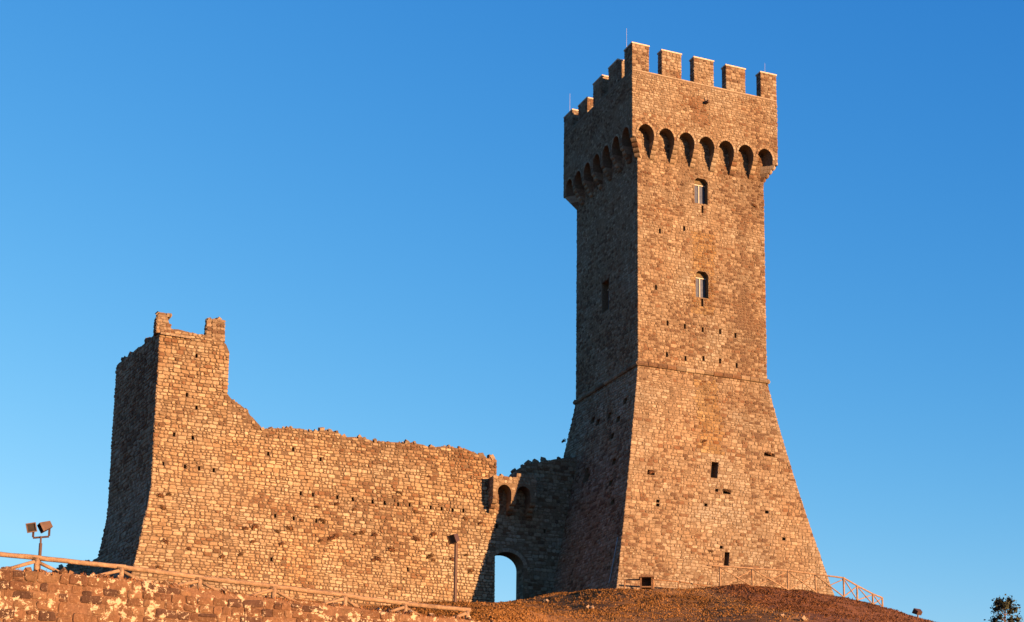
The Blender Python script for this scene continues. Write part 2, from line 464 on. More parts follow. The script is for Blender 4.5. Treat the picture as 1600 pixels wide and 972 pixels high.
# ================================================================ KEEP
keep = thing('castle_keep', 'tall square stone tower with crenellated top and splayed base', 'tower')
BASE_Z = ZS - 18.5
def off(z):
    if z >= ZS: return 0.0
    t = (ZS - z) / 15.9
    return 2.95 * (.86 * t + .14 * t * t)
def flare_r(z): return .48 * max(0, (ZS - z) / 15.5) ** 1.6      # the right flank spreads a little wider
CRN = [P0, P0 + E1 * L1, P0 + E1 * L1 + E2 * L2, P0 + E2 * L2]
SG = [(-1, -1), (1, -1), (1, 1), (-1, 1)]
def corner(i, z, o=None):
    fl = flare_r(z) if o is None else 0.0
    o = off(z) if o is None else o
    p = CRN[i] + E1 * SG[i][0] * o + E2 * SG[i][1] * o
    if i in (1, 2): p = p + E1 * fl
    return np.array([p[0], p[1], z])
# face k runs from corner FA[k] to FB[k], left to right seen from outside: 0 sunny, 1 right, 2 rear, 3 shaded
FA = [0, 1, 2, 3]; FB = [1, 2, 3, 0]
FN = [N1, E1, E2, N2]; FE = [E1, E2, -E1, -E2]
def face(k, o=None):
    # s in metres from the left edge of the face, z is height
    def F(s, z):
        a = corner(FA[k], z, o)
        return a + FE[k] * s
    return F
def flen(k, o): return (L1 if k % 2 == 0 else L2) + 2 * o
def locate(F, u, v):
    """surface parameters (s, z) of face function F seen at a photo pixel"""
    s, z = 3.0, ZS
    for _ in range(25):
        def pr(s, z):
            P = F(s, z); c, q = math.cos(PITCH), math.sin(PITCH)
            D = P[1] * c + P[2] * q; V = -P[1] * q + P[2] * c
            return np.array([PX + FPX * P[0] / D, PY - FPX * V / D])
        p = pr(s, z); J = np.array([pr(s + .01, z) - p, pr(s, z + .01) - p]).T / .01
        ds, dz = np.linalg.solve(J, np.array([u, v]) - p)
        s += ds; z += dz
    return s, z
def pixrect(F, u0, u1, v0, v1):
    s0, z1 = locate(F, u0, v0); s1, _ = locate(F, u1, v0); _, z0 = locate(F, (u0 + u1) / 2, v1)
    return [min(s0, s1), max(s0, s1), z0, z1]
def cutbox(mbc, F, r, n, depth, out=.4):
    s0, s1, z0, z1 = r
    A, B, C, D = F(s0, z0), F(s1, z0), F(s1, z1), F(s0, z1)
    vs = [p + n * out for p in (A, B, C, D)] + [p - n * depth for p in (A, B, C, D)]
    mbc.add(vs, [(0, 1, 2, 3), (7, 6, 5, 4), (4, 5, 1, 0), (5, 6, 2, 1), (6, 7, 3, 2), (7, 4, 0, 3)])

Z_PIER = ZS + 16.0          # underside of the parapet piers between the arches
Z_FLOOR = ZS + 18.0
Z_SILL = ZS + 20.94
Z_TOP = ZS + 22.97
Z_CORB = ZS + 14.9
OV = .77
F0, F3 = face(0), face(3)
def hole_rects(F, pix, wpx=4, hpx=9):
    return [pixrect(F, u - wpx / 2, u + wpx / 2, v - hpx / 2, v + hpx / 2) for u, v in pix]
W_UP = pixrect(F0, 1085, 1105.5, 277, 318.5)
W_LO = pixrect(F0, 1087, 1106.5, 422.5, 465)
W_SH = pixrect(F3, 941, 951.5, 443, 486)
SLITS0 = [pixrect(F0, 1096, 1099, 321, 333), pixrect(F0, 1095.5, 1099, 466.5, 479)]
PUT0 = hole_rects(F0, [(1043, 505), (1070, 510), (1098, 515), (1125, 518), (1149, 524), (1042, 554), (1071, 560), (1099, 560), (1125, 564), (1151, 571), (1025, 449), (1069, 357), (1031, 361)], 3.2, 8)
BAT0 = [pixrect(F0, 1112, 1122.5, 721.5, 747), pixrect(F0, 1132.5, 1140, 862.5, 886)] + hole_rects(F0, [(1120, 766), (1028, 783), (1028, 789), (1103, 789), (1198, 800), (1017, 738), (1127, 855), (1225, 842)], 5, 5) + [pixrect(F0, 1012, 1023, 734, 742), pixrect(F0, 1130, 1142, 764, 772), pixrect(F0, 1194, 1210, 707, 713)]
BAT3 = hole_rects(F3, [(978, 627), (967, 655), (953, 650), (957, 682), (927, 657), (935, 660), (960, 722), (920, 745), (955, 755), (958, 785)], 5, 7) + [pixrect(F3, 916, 921, 732, 752)]
rng = random.Random(11)

# shaft: from the string course to under the roof slab
core = MB()
ring = [corner(i, ZS - .05, 0) for i in range(4)] + [corner(i, Z_SILL - 1.1, 0) for i in range(4)]
core.add(ring, [(0, 3, 2, 1), (4, 5, 6, 7), (0, 1, 5, 4), (1, 2, 6, 5), (2, 3, 7, 6), (3, 0, 4, 7)], MORTAR)
cutm = MB()
for r in (W_UP, W_LO):
    s0, s1, z0, z1 = r; c = .22
    poly = [(s0, z0), (s1, z0), (s1, z1 - c), (s1 - c, z1), (s0 + c, z1), (s0, z1 - c)]
    b = F0(0, 0); cutm.prism(poly, np.array([b[0], b[1], 0]) * 1.0 if False else np.array([P0[0], P0[1], 0]), E1, UP, N1, -1.2, .4, MORTAR)
cutbox(cutm, F3, W_SH, N2, 1.0)
for r in SLITS0 + PUT0: cutbox(cutm, F0, r, N1, .5)
core = cut(core, cutm)
STAIN_U = locate(F0, 1098, 400)[0]
def col_keep0(P, rng):
    s = (P - P0) @ E1; z = P[2] - ZS
    red = 0.0
    red += .62 * math.exp(-((s - 8.3 + .25 * nz(z * .3)) / 1.0) ** 2) * (1 if 0 < z < 9 else .35)      # brown band by the right corner
    red += .30 * math.exp(-((z - 13.0) / 1.5) ** 2)
    red -= .10 * (1 if z < 0 else 0)
    red += .5 * max(0, nz(s * .28, z * .2, 33)) + .3 * nz(s * .9, z * .9, 40)
    c = stone_col(P, rng, red + .02, 3)
    st = max(0, nz(s * 1.9, 5, z * .10)) * (math.exp(-((15.2 - z) / 3.5) ** 2) if z > 0 else .8 * math.exp(-((z + .3) / 3.0) ** 2))
    tn = nz(s * .22, z * .16, 50)
    c = (c[0] * (1 - .75 * st) * (1 + .10 * tn), c[1] * (1 - .85 * st), c[2] * (1 - .9 * st) * (1 - .10 * tn))
    if abs(s - STAIN_U + .5 * nz(z * .4, 7)) < .9 and ((z > 4.2 and z < 10.3) or (-6 < z < -.5)):          # ochre run-off below the windows
        c = (c[0] * .93, c[1] * .83, c[2] * .62)
    return c
def col_dim(P, rng): return stone_col(P, rng, .05, 5)
for k in range(4):
    rects = (([W_UP, W_LO] + SLITS0 + PUT0) if k == 0 else ([W_SH] if k == 3 else []))
    big = k in (1, 2)
    masonry(core, face(k), ZS + .22, Z_SILL - 1.2 if False else Z_FLOOR - .2, 0, flen(k, 0), rng, (.15, .25) if not big else (.3, .42), (.15, .42) if not big else (.4, .8), (.012, .045), rects=rects, colf=col_keep0 if k == 0 else col_dim, miss=.006)
core.build('shaft', M_STONE, keep)

# battered base
core = MB()
zz = [ZS - .12 - i * (ZS - .12 - BASE_Z) / 6 for i in range(7)][::-1]
vs = [corner(i, z) for z in zz for i in range(4)]
fs = [(3, 2, 1, 0), (24, 25, 26, 27)] + [(l * 4 + i, l * 4 + (i + 1) % 4, l * 4 + 4 + (i + 1) % 4, l * 4 + 4 + i) for l in range(6) for i in range(4)]
core.add(vs, fs, MORTAR)
cutm = MB()
for r in BAT0: cutbox(cutm, F0, r, N1, .7)
for r in BAT3: cutbox(cutm, F3, r, N2, .6)
core = cut(core, cutm)
for k in range(4):
    big = k in (1, 2)
    masonry(core, face(k), BASE_Z, ZS - .14, 0, lambda z, k=k: flen(k, off(z)) + (flare_r(z) if k in (0, 2) else 0), rng, (.15, .28) if not big else (.3, .42), (.16, .48) if not big else (.4, .8), (.015, .055), rects=BAT0 if k == 0 else BAT3 if k == 3 else [], colf=col_keep0 if k == 0 else col_dim, miss=.008)
core.build('battered_base', M_STONE, keep)

# string course: a rounded stone cord round the tower
sc_ = MB()
for k in range(4):
    n = 14; A = corner(FA[k], ZS, .02); B = corner(FB[k], ZS, .02)
    prof = [(-.02, -.16), (.13, -.13), (.19, 0), (.13, .13), (-.02, .2)]
    for i in range(n):
        a, b = A + (B - A) * (i / n + .002), A + (B - A) * ((i + 1) / n - .002)
        if i == 0: a = A - FE[k] * .12
        if i == n - 1: b = B + FE[k] * .12
        dz = rng.uniform(-.012, .012)
        vs = [p + FN[k] * x + UP * (z + dz) for p in (a, b) for x, z in prof]
        sc_.add(vs, [(j, j + 5, j + 6, j + 1) for j in range(4)] + [(0, 1, 2, 3, 4), (9, 8, 7, 6, 5)], stone_col(a, rng, .15, 2))
sc_.build('string_course', M_STONE, keep, fix=True)

# parapet on arches
core = MB()
W_AR = 1.24; RAD = W_AR / 2
def arches(k):
    Lo = flen(k, OV)
    pitch = (Lo - .5) / 7
    return Lo, [(.25 + pitch * (i + .5)) for i in range(7)]
SPRING = ZS + 16.30
for k in range(4):
    Lo, cx = arches(k)
    poly = [(0, Z_PIER)]
    for c in cx:
        poly.append((c - RAD, Z_PIER))
        for q in range(13):
            th = math.pi - math.pi * q / 12
            poly.append((c + RAD * math.cos(th), SPRING + RAD * math.sin(th) * 1.25))
        poly.append((c + RAD, Z_PIER))
    poly += [(Lo, Z_PIER), (Lo, Z_SILL), (0, Z_SILL)]
    base = corner(FA[k], 0, OV)
    # corner square belongs to one face only: mitre each plate
    n = len(poly)
    def mit(a, d): return min(max(a, d), Lo - d)
    vs = [base + FE[k] * a + UP * b for a, b in poly] + [base + FE[k] * mit(a, OV) + UP * b - FN[k] * (OV + .02) for a, b in poly]
    fs = [tuple(range(n)), tuple(range(2 * n - 1, n - 1, -1))] + [(i, n + i, n + (i + 1) % n, (i + 1) % n) for i in range(n)]
    core.add(vs, fs, MORTAR)
# drop the wall-walk: slab inside
core.add([corner(i, Z_SILL - 1.0, -.05) for i in range(4)], [(0, 1, 2, 3)], MORTAR)
def arch_inside(k, extra=.10):
    Lo, cx = arches(k)
    def f(s, z):
        for c in cx:
            if abs(s - c) < RAD + extra:
                if z < SPRING: return False
                if ((s - c) / (RAD + extra)) ** 2 + ((z - SPRING) / (RAD * 1.25 + extra)) ** 2 < 1: return False
        return True
    return f
SPOUT = locate(face(0, OV), 1103, 161)
def col_par(P, rng):
    c = stone_col(P, rng, .02, 8)
    s = (P - P0) @ E1 + OV; z = P[2]
    if z < SPOUT[1] + .2 and abs(s - SPOUT[0] + .8 + (z - SPOUT[1]) * .3) < .7 and z > SPOUT[1] - 1.7: c = (c[0] * .72, c[1] * .56, c[2] * .48)
    return c
for k in range(4):
    Lo, cx = arches(k); big = k in (1, 2)
    masonry(core, face(k, OV), Z_PIER, Z_SILL - .08, 0, Lo, rng, (.14, .23) if not big else (.3, .4), (.15, .40) if not big else (.4, .7), (.015, .045), inside=arch_inside(k), colf=col_par, miss=.003)
    if k in (0, 3):
        for c in cx:                                             # arch rings of small wedge stones
            m = 11
            for q in range(m):
                t0, t1 = math.pi * (q + .06) / m, math.pi * (q + .94) / m
                pts = []
                for r0 in (0.0, .15):
                    for th in (t0, t1):
                        pts.append((c - (RAD + .005 + r0) * math.cos(th), SPRING + (RAD * 1.25 + .005 + r0) * math.sin(th)))
                a, b, c2, d = pts[0], pts[1], pts[3], pts[2]
                Ff = face(k, OV); d_ = rng.uniform(.04, .06)
                P4 = [np.array(Ff(*p)) for p in (a, b, c2, d)]
                vs = [p - FN[k] * .05 for p in P4] + [p + FN[k] * d_ for p in P4]
                core.add(vs, [(4, 5, 6, 7), (7, 6, 5, 4)][:1] + [(0, 1, 5, 4), (1, 2, 6, 5), (2, 3, 7, 6), (3, 0, 4, 7)], stone_col(P4[0], rng, -.12, 8))
# sill coping between the merlons; shade painted in as darker colour off the sunny face
for k in range(4):
    Lo = flen(k, OV)
    A = corner(FA[k], Z_SILL + .04, OV)
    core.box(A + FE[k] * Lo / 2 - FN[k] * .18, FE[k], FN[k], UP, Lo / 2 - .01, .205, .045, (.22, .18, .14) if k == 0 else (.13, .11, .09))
par = core.build('parapet', M_STONE, keep, fix=True)
M_W = [1.28, 1.52, 1.55, 1.55, 1.55]
merlon_done = set()
for k in range(4):
    Lo = flen(k, OV)
    gapw = (Lo - sum(M_W)) / 4
    s = 0
    ws = M_W if k in (0, 2) else M_W[::-1]
    for i in range(5):
        s0, s1 = s, s + ws[i]; s = s1 + gapw
        if k == 1 and i == 1: continue
        if i == 4: continue                                      # the last one is the first of the next face (corner)
        ztop = Z_TOP - ({0: .5, 1: .72, 2: .18, 3: .15}.get(i, 0) if k == 3 else (0, .05, .02, .07, .03)[i])
        A = corner(FA[k], 0, OV); m = MB()
        T = .62
        c = A + FE[k] * (s0 + s1) / 2 - FN[k] * (T / 2 + .01)
        zc = (Z_SILL + .085 + ztop) / 2; hz = (ztop - Z_SILL - .085) / 2
        m.box(np.array([c[0], c[1], zc]), FE[k], FN[k], UP, (s1 - s0) / 2, T / 2, hz, MORTAR)
        segs = [(A + FE[k] * s0, FE[k], s1 - s0), (A + FE[k] * s0 - FN[k] * T, FN[k], T), (A + FE[k] * s1, -FN[k], T)]
        if i == 0:                                               # corner merlon: an L wrapping round
            kp = (k + 3) % 4; wl = M_W[0] if True else 0
            c2 = A - FE[kp] * (T + (wl - T) / 2 + .005) - FN[kp] * (T / 2 + .01)
            m.box(np.array([c2[0], c2[1], zc]), FE[kp], FN[kp], UP, (wl - T) / 2, T / 2, hz - .01, MORTAR)
            segs = [(A, FE[k], s1), (A + FE[k] * s1, -FN[k], T), (A - FE[kp] * wl, FE[kp], wl), (A - FE[kp] * wl - FN[kp] * T, FN[kp], T)]
        for (B, e, ln) in segs:
            masonry(m, lambda s_, z_, B=B, e=e: np.array([B[0] + e[0] * s_, B[1] + e[1] * s_, z_]), Z_SILL + .09, ztop - .05, 0, ln, rng, (.17, .26), (.22, .42), (.01, .035), colf=lambda P, r: stone_col(P, r, .08, 8), ext=.02, wob=.0, miss=0)
        m.box(np.array([c[0], c[1], ztop + .005]), FE[k], FN[k], UP, (s1 - s0) / 2 + .05, T / 2 + .05, .05, (.40, .32, .26))
        if i == 0: m.box(np.array([c2[0], c2[1], ztop + .003]), FE[kp], FN[kp], UP, (wl - T) / 2 + .05, T / 2 + .05, .05, (.40, .32, .26))
        m.build('merlon', M_STONE, par, fix=True)
# corbels: three rounded steps shrinking downwards
def corbel(P, e, n, wd, depth, col_seed):
    m = MB(); hh = (Z_PIER - Z_CORB); st = 4
    for q in range(st):
        z1 = Z_PIER - hh * q / st; z0 = Z_PIER - hh * (q + 1) / st
        d = depth * (1 - (q + .25) / (st + .25)) + .03
        prof = [(-.1, z1 - .005), (d, z1 - .005), (d, z1 - (z1 - z0) * .35), (d - .03, z1 - (z1 - z0) * .62), (d - .10, z0 + .035), (d - .17, z0 + .005), (-.1, z0 + .005)]
        wj = wd * rng.uniform(.95, 1.05)
        vs = [np.array([P[0], P[1], 0]) + n * a + UP * b + e * x for x in (-wj / 2, wj / 2) for a, b in prof]
        k = len(prof)
        m.add(vs, [tuple(range(k)), tuple(range(2 * k - 1, k - 1, -1))] + [(i, k + i, k + (i + 1) % k, (i + 1) % k) for i in range(k)], stone_col(P + UP * z0, rng, .0, 4))
    return m
for k in range(4):
    Lo, cx = arches(k)
    for i in range(6):
        s = (cx[i] + cx[i + 1]) / 2
        P = corner(FA[k], 0, 0) + FE[k] * (s - OV)
        corbel(P, FE[k], FN[k], cx[1] - cx[0] - W_AR + .03, OV - .03, i).build('corbel', M_STONE, keep, fix=True)
    # diagonal corner corbel + its square seat
    P = corner(FA[k], 0, 0); dg = (FN[k] + FN[(k + 3) % 4]) / math.sqrt(2)
    e = np.array([-dg[1], dg[0], 0])
    m = corbel(P - dg * .12, e, dg, .40, OV * 1.414 - .06, 9)
    m.build('corbel', M_STONE, keep, fix=True)

# windows
def window(F, P, e, n, r, dep):
    s0, s1, z0, z1 = r
    wd, h = s1 - s0, z1 - z0
    O = F((s0 + s1) / 2, z0) - n * dep
    m = MB()
    m.box(O + UP * h * .39, e, n, UP, .035, .04, h * .39 - .002, (.6, .55, .5))
    m.box(O + UP * (h * .80), e, n, UP, wd / 2 - .003, .05, .04, (.6, .55, .5))
    fr = m.build('window', M_FRAME, keep)
    for sg in (-1, 1):
        p = MB(); p.box(O + e * sg * wd / 4 + UP * h * .42 - n * .02, e, n, UP, wd / 4 - .04, .01, h * .36, (.03, .04, .06)); p.build('pane', M_GLASS, fr)
    p = MB(); p.box(O + UP * h * .925 - n * .02, e, n, UP, wd / 2 - .02, .02, h * .075, (.10, .08, .05)); p.build('lunette', M_STONE, fr)
window(F0, P0, E1, N1, W_UP, .40)
window(F0, P0, E1, N1, W_LO, .40)
window(F3, P0, -E2, N2, W_SH, .45)
# rods, spout, drainpipe
for u, v0, v1, Y in ((979, 44, 74, 114), (890.5, 146, 184, 122), (1195, 99, 122, 118)):
    a = at(u, v0, Y); b = at(u, v1, Y); m = MB(); m.tube([np.array([a[0], a[1], Z_SILL]), np.array([a[0], a[1], b[2]]), a], [.022, .014, .009], 6); m.build('lightning_rod', M_STEEL, keep)
m = MB(); P = face(0, OV)(*SPOUT)
m.tube([P - N1 * .1, P + N1 * .35, P + N1 * .42 - UP * .05], [.13, .11, .08], 8, (.09, .06, .05)); m.tube([P + N1 * .2, P + N1 * .2 + UP * .42], [.05, .04], 6, (.09, .06, .05)); m.build('water_spout', M_STONE, keep)
m = MB(); pts = []
for u, v in ((966.5, 840), (962.5, 862), (958, 886), (953, 911)):
    s, z = locate(F3, u, v); pts.append(F3(s, z) + N2 * .06)
m.tube(pts, .035, 8); m.build('drainpipe', M_STEEL, keep)

# ================================================================ CURTAIN, CORNER TOWER, GATE
ZC0 = 17.0                                       # foot of the walls, below the turf
def cF(s, z):                                    # curtain plane: s metres right of QC
    fade = min(1, max(0, (-9.5 - s) / 12))
    o = .95 * max(0, (25.6 - z) / 5.5) ** 1.15 * fade
    o += .12 * nz(s * .12, z * .15, 6)
    fl = .95 * max(0, (25.6 - z) / 5.5) ** 1.15 * max(0, 1 - (s - S_L) / 3.0)
    p = QC + E1 * (s - fl) + N1 * o
    return np.array([p[0], p[1], z])
def cpix(u, v): return locate(lambda s, z: QC + E1 * s + UP * (z - QC[2]), u, v)
T_PIX = [(244, 516), (262, 513), (280, 512), (294, 517), (306, 519), (320, 521), (351.5, 531), (358.4, 548)]
C_PIX = [(356, 613), (362, 621), (366, 624), (375, 631), (386, 637), (392, 648), (405, 658), (410, 667), (440, 667), (469, 667), (483, 673), (502, 671), (529, 673), (535, 679), (564, 682), (584, 687), (624, 689), (642, 689), (679, 697), (691, 694), (728, 700), (751, 710), (774, 716), (780, 718)]
G_PIX = [(760, 740), (803, 742), (807, 733), (820, 724), (850, 719), (862, 716), (893, 713), (930, 705), (1000, 690)]
def prof(pix, seed, amp=.12):
    pts = [cpix(*p) for p in pix]
    def top(s):
        st = math.floor(s / .42)
        return interp(s, pts) + amp * (nz(st * 3.71, seed) + .5 * nz(s * 4.0, seed)) - .10
    return pts, top
S_L = cpix(245.5, 600)[0]
tp, t_top = prof(T_PIX, 1.0); cp, c_top = prof(C_PIX, 2.0); gp, g_top = prof(G_PIX, 3.0, .10)
S_T = tp[-1][0]; S_C = cpix(775.5, 738)[0]; S_G = 4.2
def slab(F, n, s0, s1, top, zb, thick, step=.22, rows_=9):
    m = MB(); ns = max(2, int((s1 - s0) / step))
    ss = [s0 + (s1 - s0) * i / ns for i in range(ns + 1)]
    vs = []
    for s in ss:
        zt = top(s) if callable(top) else top
        for j in range(rows_ + 1):
            vs.append(F(s, zb + (zt - zb) * j / rows_))
        for j in range(rows_ + 1):
            p = F(s, zb + (zt - zb) * j / rows_); q = F(s, 60.)
            vs.append(np.array([q[0], q[1], p[2]]) - n * thick)
    k = rows_ + 1; w2 = 2 * k; fs = []
    for i in range(ns):
        a, b = i * w2, (i + 1) * w2
        for j in range(rows_):
            fs.append((a + j, b + j, b + j + 1, a + j + 1)); fs.append((a + k + j, a + k + j + 1, b + k + j + 1, b + k + j))
        fs.append((a + rows_, b + rows_, b + k + rows_, a + k + rows_)); fs.append((a, a + k, b + k, b))
    fs.append(tuple(range(k)) + tuple(range(w2 - 1, k - 1, -1)))
    l = ns * w2; fs.append(tuple(l + j for j in range(k - 1, -1, -1)) + tuple(l + j for j in range(k, w2)))
    m.add(vs, fs, MORTAR); return m
def top_rubble(m, F, n, s0, s1, top, thick, rng, dens=3.2, sz=(.12, .26), colf=None):
    for _ in range(int((s1 - s0) * dens)):
        s = rng.uniform(s0 + .1, s1 - .1); q = F(s, 60.); dpt = rng.uniform(.05, thick - .1)
        rubble(m, np.array([q[0], q[1], (top(s) if callable(top) else top) - .03]) - n * dpt, E1, n, UP, rng, 1, sz, .05, colf)
RUB = lambda P, r: stone_col(P, r, .22, 6)
def col_cur(P, rng):
    z = P[2]; s = (P - QC) @ E1
    red = -.06
    b = nz(s * .35, z * .5, 12)
    if 23.0 < z < 26.5: red += .08 + .60 * max(0, b)
    top = c_top(s) if s > S_T else 36
    if z > top - .7: red += .28
    c = stone_col(P, rng, red, 14, 1.24)
    st = max(0, nz(s * 1.4, 7, z * .12)) * math.exp(-((top - z) / 2.6) ** 2)
    tn = nz(s * .16, z * .2, 52)
    return (c[0] * (1 - .6 * st) * (1 + .10 * tn), c[1] * .97 * (1 - .75 * st), c[2] * .90 * (1 - .8 * st) * (1 - .12 * tn))
def col_tow(P, rng):
    z = P[2]; c = stone_col(P, rng, .10 if z > 30 else -.06, 15, 1.14)
    return (c[0], c[1] * .96, c[2] * .88)
HP_C = [(470, 771), (489, 773), (527, 777), (551, 780), (582, 784), (601, 786), (622, 788), (640, 789), (673, 793), (690, 795), (707, 797), (724, 798), (459, 810), (494, 814), (501, 718), (424, 874), (637, 890), (458, 702), (430, 806), (419, 709)]
HP_T = [(272, 679), (301, 684), (255, 725), (289, 729), (311, 732), (334, 735), (307, 556), (292, 617), (307, 637)]
def holes(F, pix, wpx=4.2, hpx=7.5):
    out = []
    for u, v in pix:
        s, z = locate(F, u, v); out.append([s - .07, s + .07, z - .135, z + .135])
    return out

# corner tower
rt = thing('ruined_tower', 'broken corner tower at the left end of the castle, its side face in shade', 'tower')
HT = holes(cF, HP_T)
core = slab(cF, N1, S_L, S_T, t_top, ZC0, 1.5)
cm = MB()
for r in HT: cutbox(cm, cF, r, N1, .6)
core = cut(core, cm)
core.c = [(.088, .062, .042)] * len(core.v)
rng = random.Random(21)
ins = lambda s, z: z < t_top(s) + .04
masonry(core, cF, ZC0, 36.6, S_L, S_T, rng, (.17, .29), (.2, .52), (.03, .085), inside=ins, rects=HT, colf=col_tow, gap=.023)
top_rubble(core, cF, N1, S_L + .3, S_T - .1, t_top, 1.4, rng, 4, colf=RUB)
# remnant of the cornice at the corner
zc = cpix(246, 521)[1]
for i in range(6):
    q = cF(S_L + .02 + i * .32, 60.); core.box(np.array([q[0], q[1], zc - .03 * i * .3]) + N1 * .05 + E1 * .15, E1, N1, UP, .155, .10, .08, stone_col(q, rng, -.1, 3))
core.build('front_wall', M_STONE, rt)
# pinnacle at the corner and merlon stub at the right end
def stub(pix, depth, name):
    poly = [cpix(*p) for p in pix]
    m = MB(); Pz = np.array([QC[0], QC[1], 0])
    m.prism(poly, Pz, E1, UP, N1, -depth, .0, MORTAR)
    xs = [p[0] for p in poly]; zs = [p[1] for p in poly]
    def inside(s, z):
        c = False; n = len(poly)
        for i in range(n):
            (x0, y0), (x1, y1) = poly[i], poly[(i + 1) % n]
            if (y0 > z) != (y1 > z) and s < (x1 - x0) * (z - y0) / (y1 - y0) + x0: c = not c
        return c
    cx_, cz_ = sum(xs) / len(xs), sum(zs) / len(zs); raw_in = inside
    inside = lambda s, z: raw_in(cx_ + (s - cx_) * .72, cz_ + (z - cz_) * .8)
    masonry(m, lambda s, z: np.array([QC[0], QC[1], 0]) + E1 * s + UP * z, min(zs), max(zs), min(xs), max(xs), rng, (.18, .3), (.2, .4), (.02, .06), inside=inside, colf=RUB, ext=0, wob=0)
    sl_ = min(xs)
    masonry(m, lambda s, z: np.array([QC[0], QC[1], 0]) + E1 * sl_ - N1 * (depth - s) + UP * z, min(zs), max(zs) - .3, 0, depth, rng, (.18, .3), (.2, .4), (.02, .05), colf=RUB, ext=0, wob=0)
    for i in range(7):
        x = rng.uniform(min(xs) + .1, max(xs) - .1)
        rubble(m, Pz + E1 * x + UP * (max(zs) - .1) - N1 * rng.uniform(.1, depth - .1), E1, N1, UP, rng, 1, (.15, .3), .05, RUB)
    m.build(name, M_STONE, rt, fix=True)
stub([(244, 520), (244.5, 502), (247, 493), (251, 488), (258, 489), (261, 493), (264, 504), (267, 509), (268, 520)], .8, 'pinnacle')
stub([(332.5, 528), (332, 512), (331.5, 500), (340, 498.5), (351, 501.5), (351.5, 534)], 1.0, 'merlon')
stub([(322.5, 527), (322.8, 504), (326, 500), (329.8, 500), (330.2, 528)], .55, 'merlon')
# shaded side wall
A4 = R(-32.0); E4 = np.array([math.sin(A4), math.cos(A4), 0]); N4 = np.array([-E4[1], E4[0], 0])
PL = QC + E1 * S_L
LS = 11.0
# depth of the far edge from the photo
for q in range(60, 160):
    p = PL + E4 * q * .1; c_, s_ = math.cos(PITCH), math.sin(PITCH); z = 32.5
    if PX + FPX * p[0] / (p[1] * c_ + z * s_) < 178: LS = q * .1; break
def dF(s, z):                                     # s from the far edge to the near corner
    p = cF(S_L, z) + E4 * (LS - s)
    return np.array([p[0], p[1], z])
sp = [(LS - s, z) for s, z in []]
def dpix(u, v):
    F = lambda s, z: PL + E4 * (LS - s) + UP * (z - PL[2])
    return locate(F, u, v)
dp = sorted([dpix(*p) for p in ((178, 574), (186, 565), (209, 547), (227, 534), (243, 519), (246, 516))])
def d_top(s): return interp(s, dp) + .12 * nz(math.floor(s / .4) * 3.3, 5) - .1
core = slab(dF, -E1 + N1 * .5, 0, LS, d_top, ZC0, 1.3)
masonry(core, dF, ZC0, 36.5, 0, LS, rng, (.2, .33), (.26, .58), (.02, .075), inside=lambda s, z: z < d_top(s) + .04, colf=col_dim, gap=.022)
for _ in range(40):
    s = rng.uniform(.2, LS - .2); p = dF(s, 60.); rubble(core, np.array([p[0], p[1], d_top(s) - .03]) - N4 * rng.uniform(.05, 1.2), E4, N4, UP, rng, 1, (.14, .34), .05, RUB)
core.build('side_wall', M_STONE, rt)

# curtain wall
HC = holes(cF, HP_C)
core = slab(cF, N1, S_T + .01, S_C, c_top, ZC0, 1.6)
cm = MB()
for r in HC: cutbox(cm, cF, r, N1, .6)
core = cut(core, cm)
core.c = [(.088, .062, .042)] * len(core.v)
rng = random.Random(31)
masonry(core, cF, ZC0, 33.5, S_T + .03, S_C, rng, (.17, .28), (.18, .50), (.03, .085), inside=lambda s, z: z < c_top(s) + .05, rects=HC, colf=col_cur, gap=.023, miss=.012)
top_rubble(core, cF, N1, S_T, S_C, c_top, 1.5, rng, 7, (.12, .28), RUB)
EndF = lambda s, z: QC + E1 * S_C - N1 * s + UP * (z - QC[2])
masonry(core, EndF, 26, c_top(S_C - .1), 0, 1.6, rng, (.2, .3), (.2, .5), (.02, .06), colf=RUB, ext=0)
cw = core.build('curtain_wall', M_STONE)
tag(cw, 'long sunlit ruined wall with a crumbling top between the corner tower and the gate', 'wall')

# gate wall
gw = thing('gate_wall', 'shaded gateway wall with an open arch beside the keep', 'gatehouse')
def gF(s, z):
    p = QC + E1 * s - N1 * .03; return np.array([p[0], p[1], z])
gl = locate(gF, 766, 900)[0]; gr = locate(gF, 818, 900)[0]; gcz = locate(gF, 790, 862.5)[1]; gsz = locate(gF, 818, 888)[1]
gm = (gl + gr) / 2; gR = (gr - gl) / 2; gk = (gcz - gsz) / gR
core = slab(gF, N1, S_C + .01, S_G, g_top, ZC0, 1.36)
cm = MB()
ap = [(gl, 15.0), (gr, 15.0)] + [(gm + gR * math.cos(math.pi * i / 16), gsz + gR * gk * math.sin(math.pi * i / 16)) for i in range(17)]
cm.prism(ap, np.array([QC[0], QC[1], 0]), E1, UP, N1, -3, 2, MORTAR)
hg = holes(gF, [(774, 822), (851, 830)]); hg[0] = [hg[0][0] - .12, hg[0][1] + .12, hg[0][2], hg[0][3]]
for r in hg: cutbox(cm, gF, r, N1, .6)
core = cut(core, cm)
def g_in(s, z):
    if z > g_top(s) + .04: return False
    if abs(s - gm) < gR + .26:
        if z < gsz: return abs(s - gm) > gR
        return ((s - gm) / (gR + .26)) ** 2 + ((z - gsz) / (gR * gk + .26)) ** 2 > 1
    return True
rng = random.Random(41)
masonry(core, gF, ZC0, 31.5, S_C + .02, S_G, rng, (.2, .32), (.26, .58), (.02, .06), inside=g_in, rects=hg, colf=col_dim)
m_ = 17
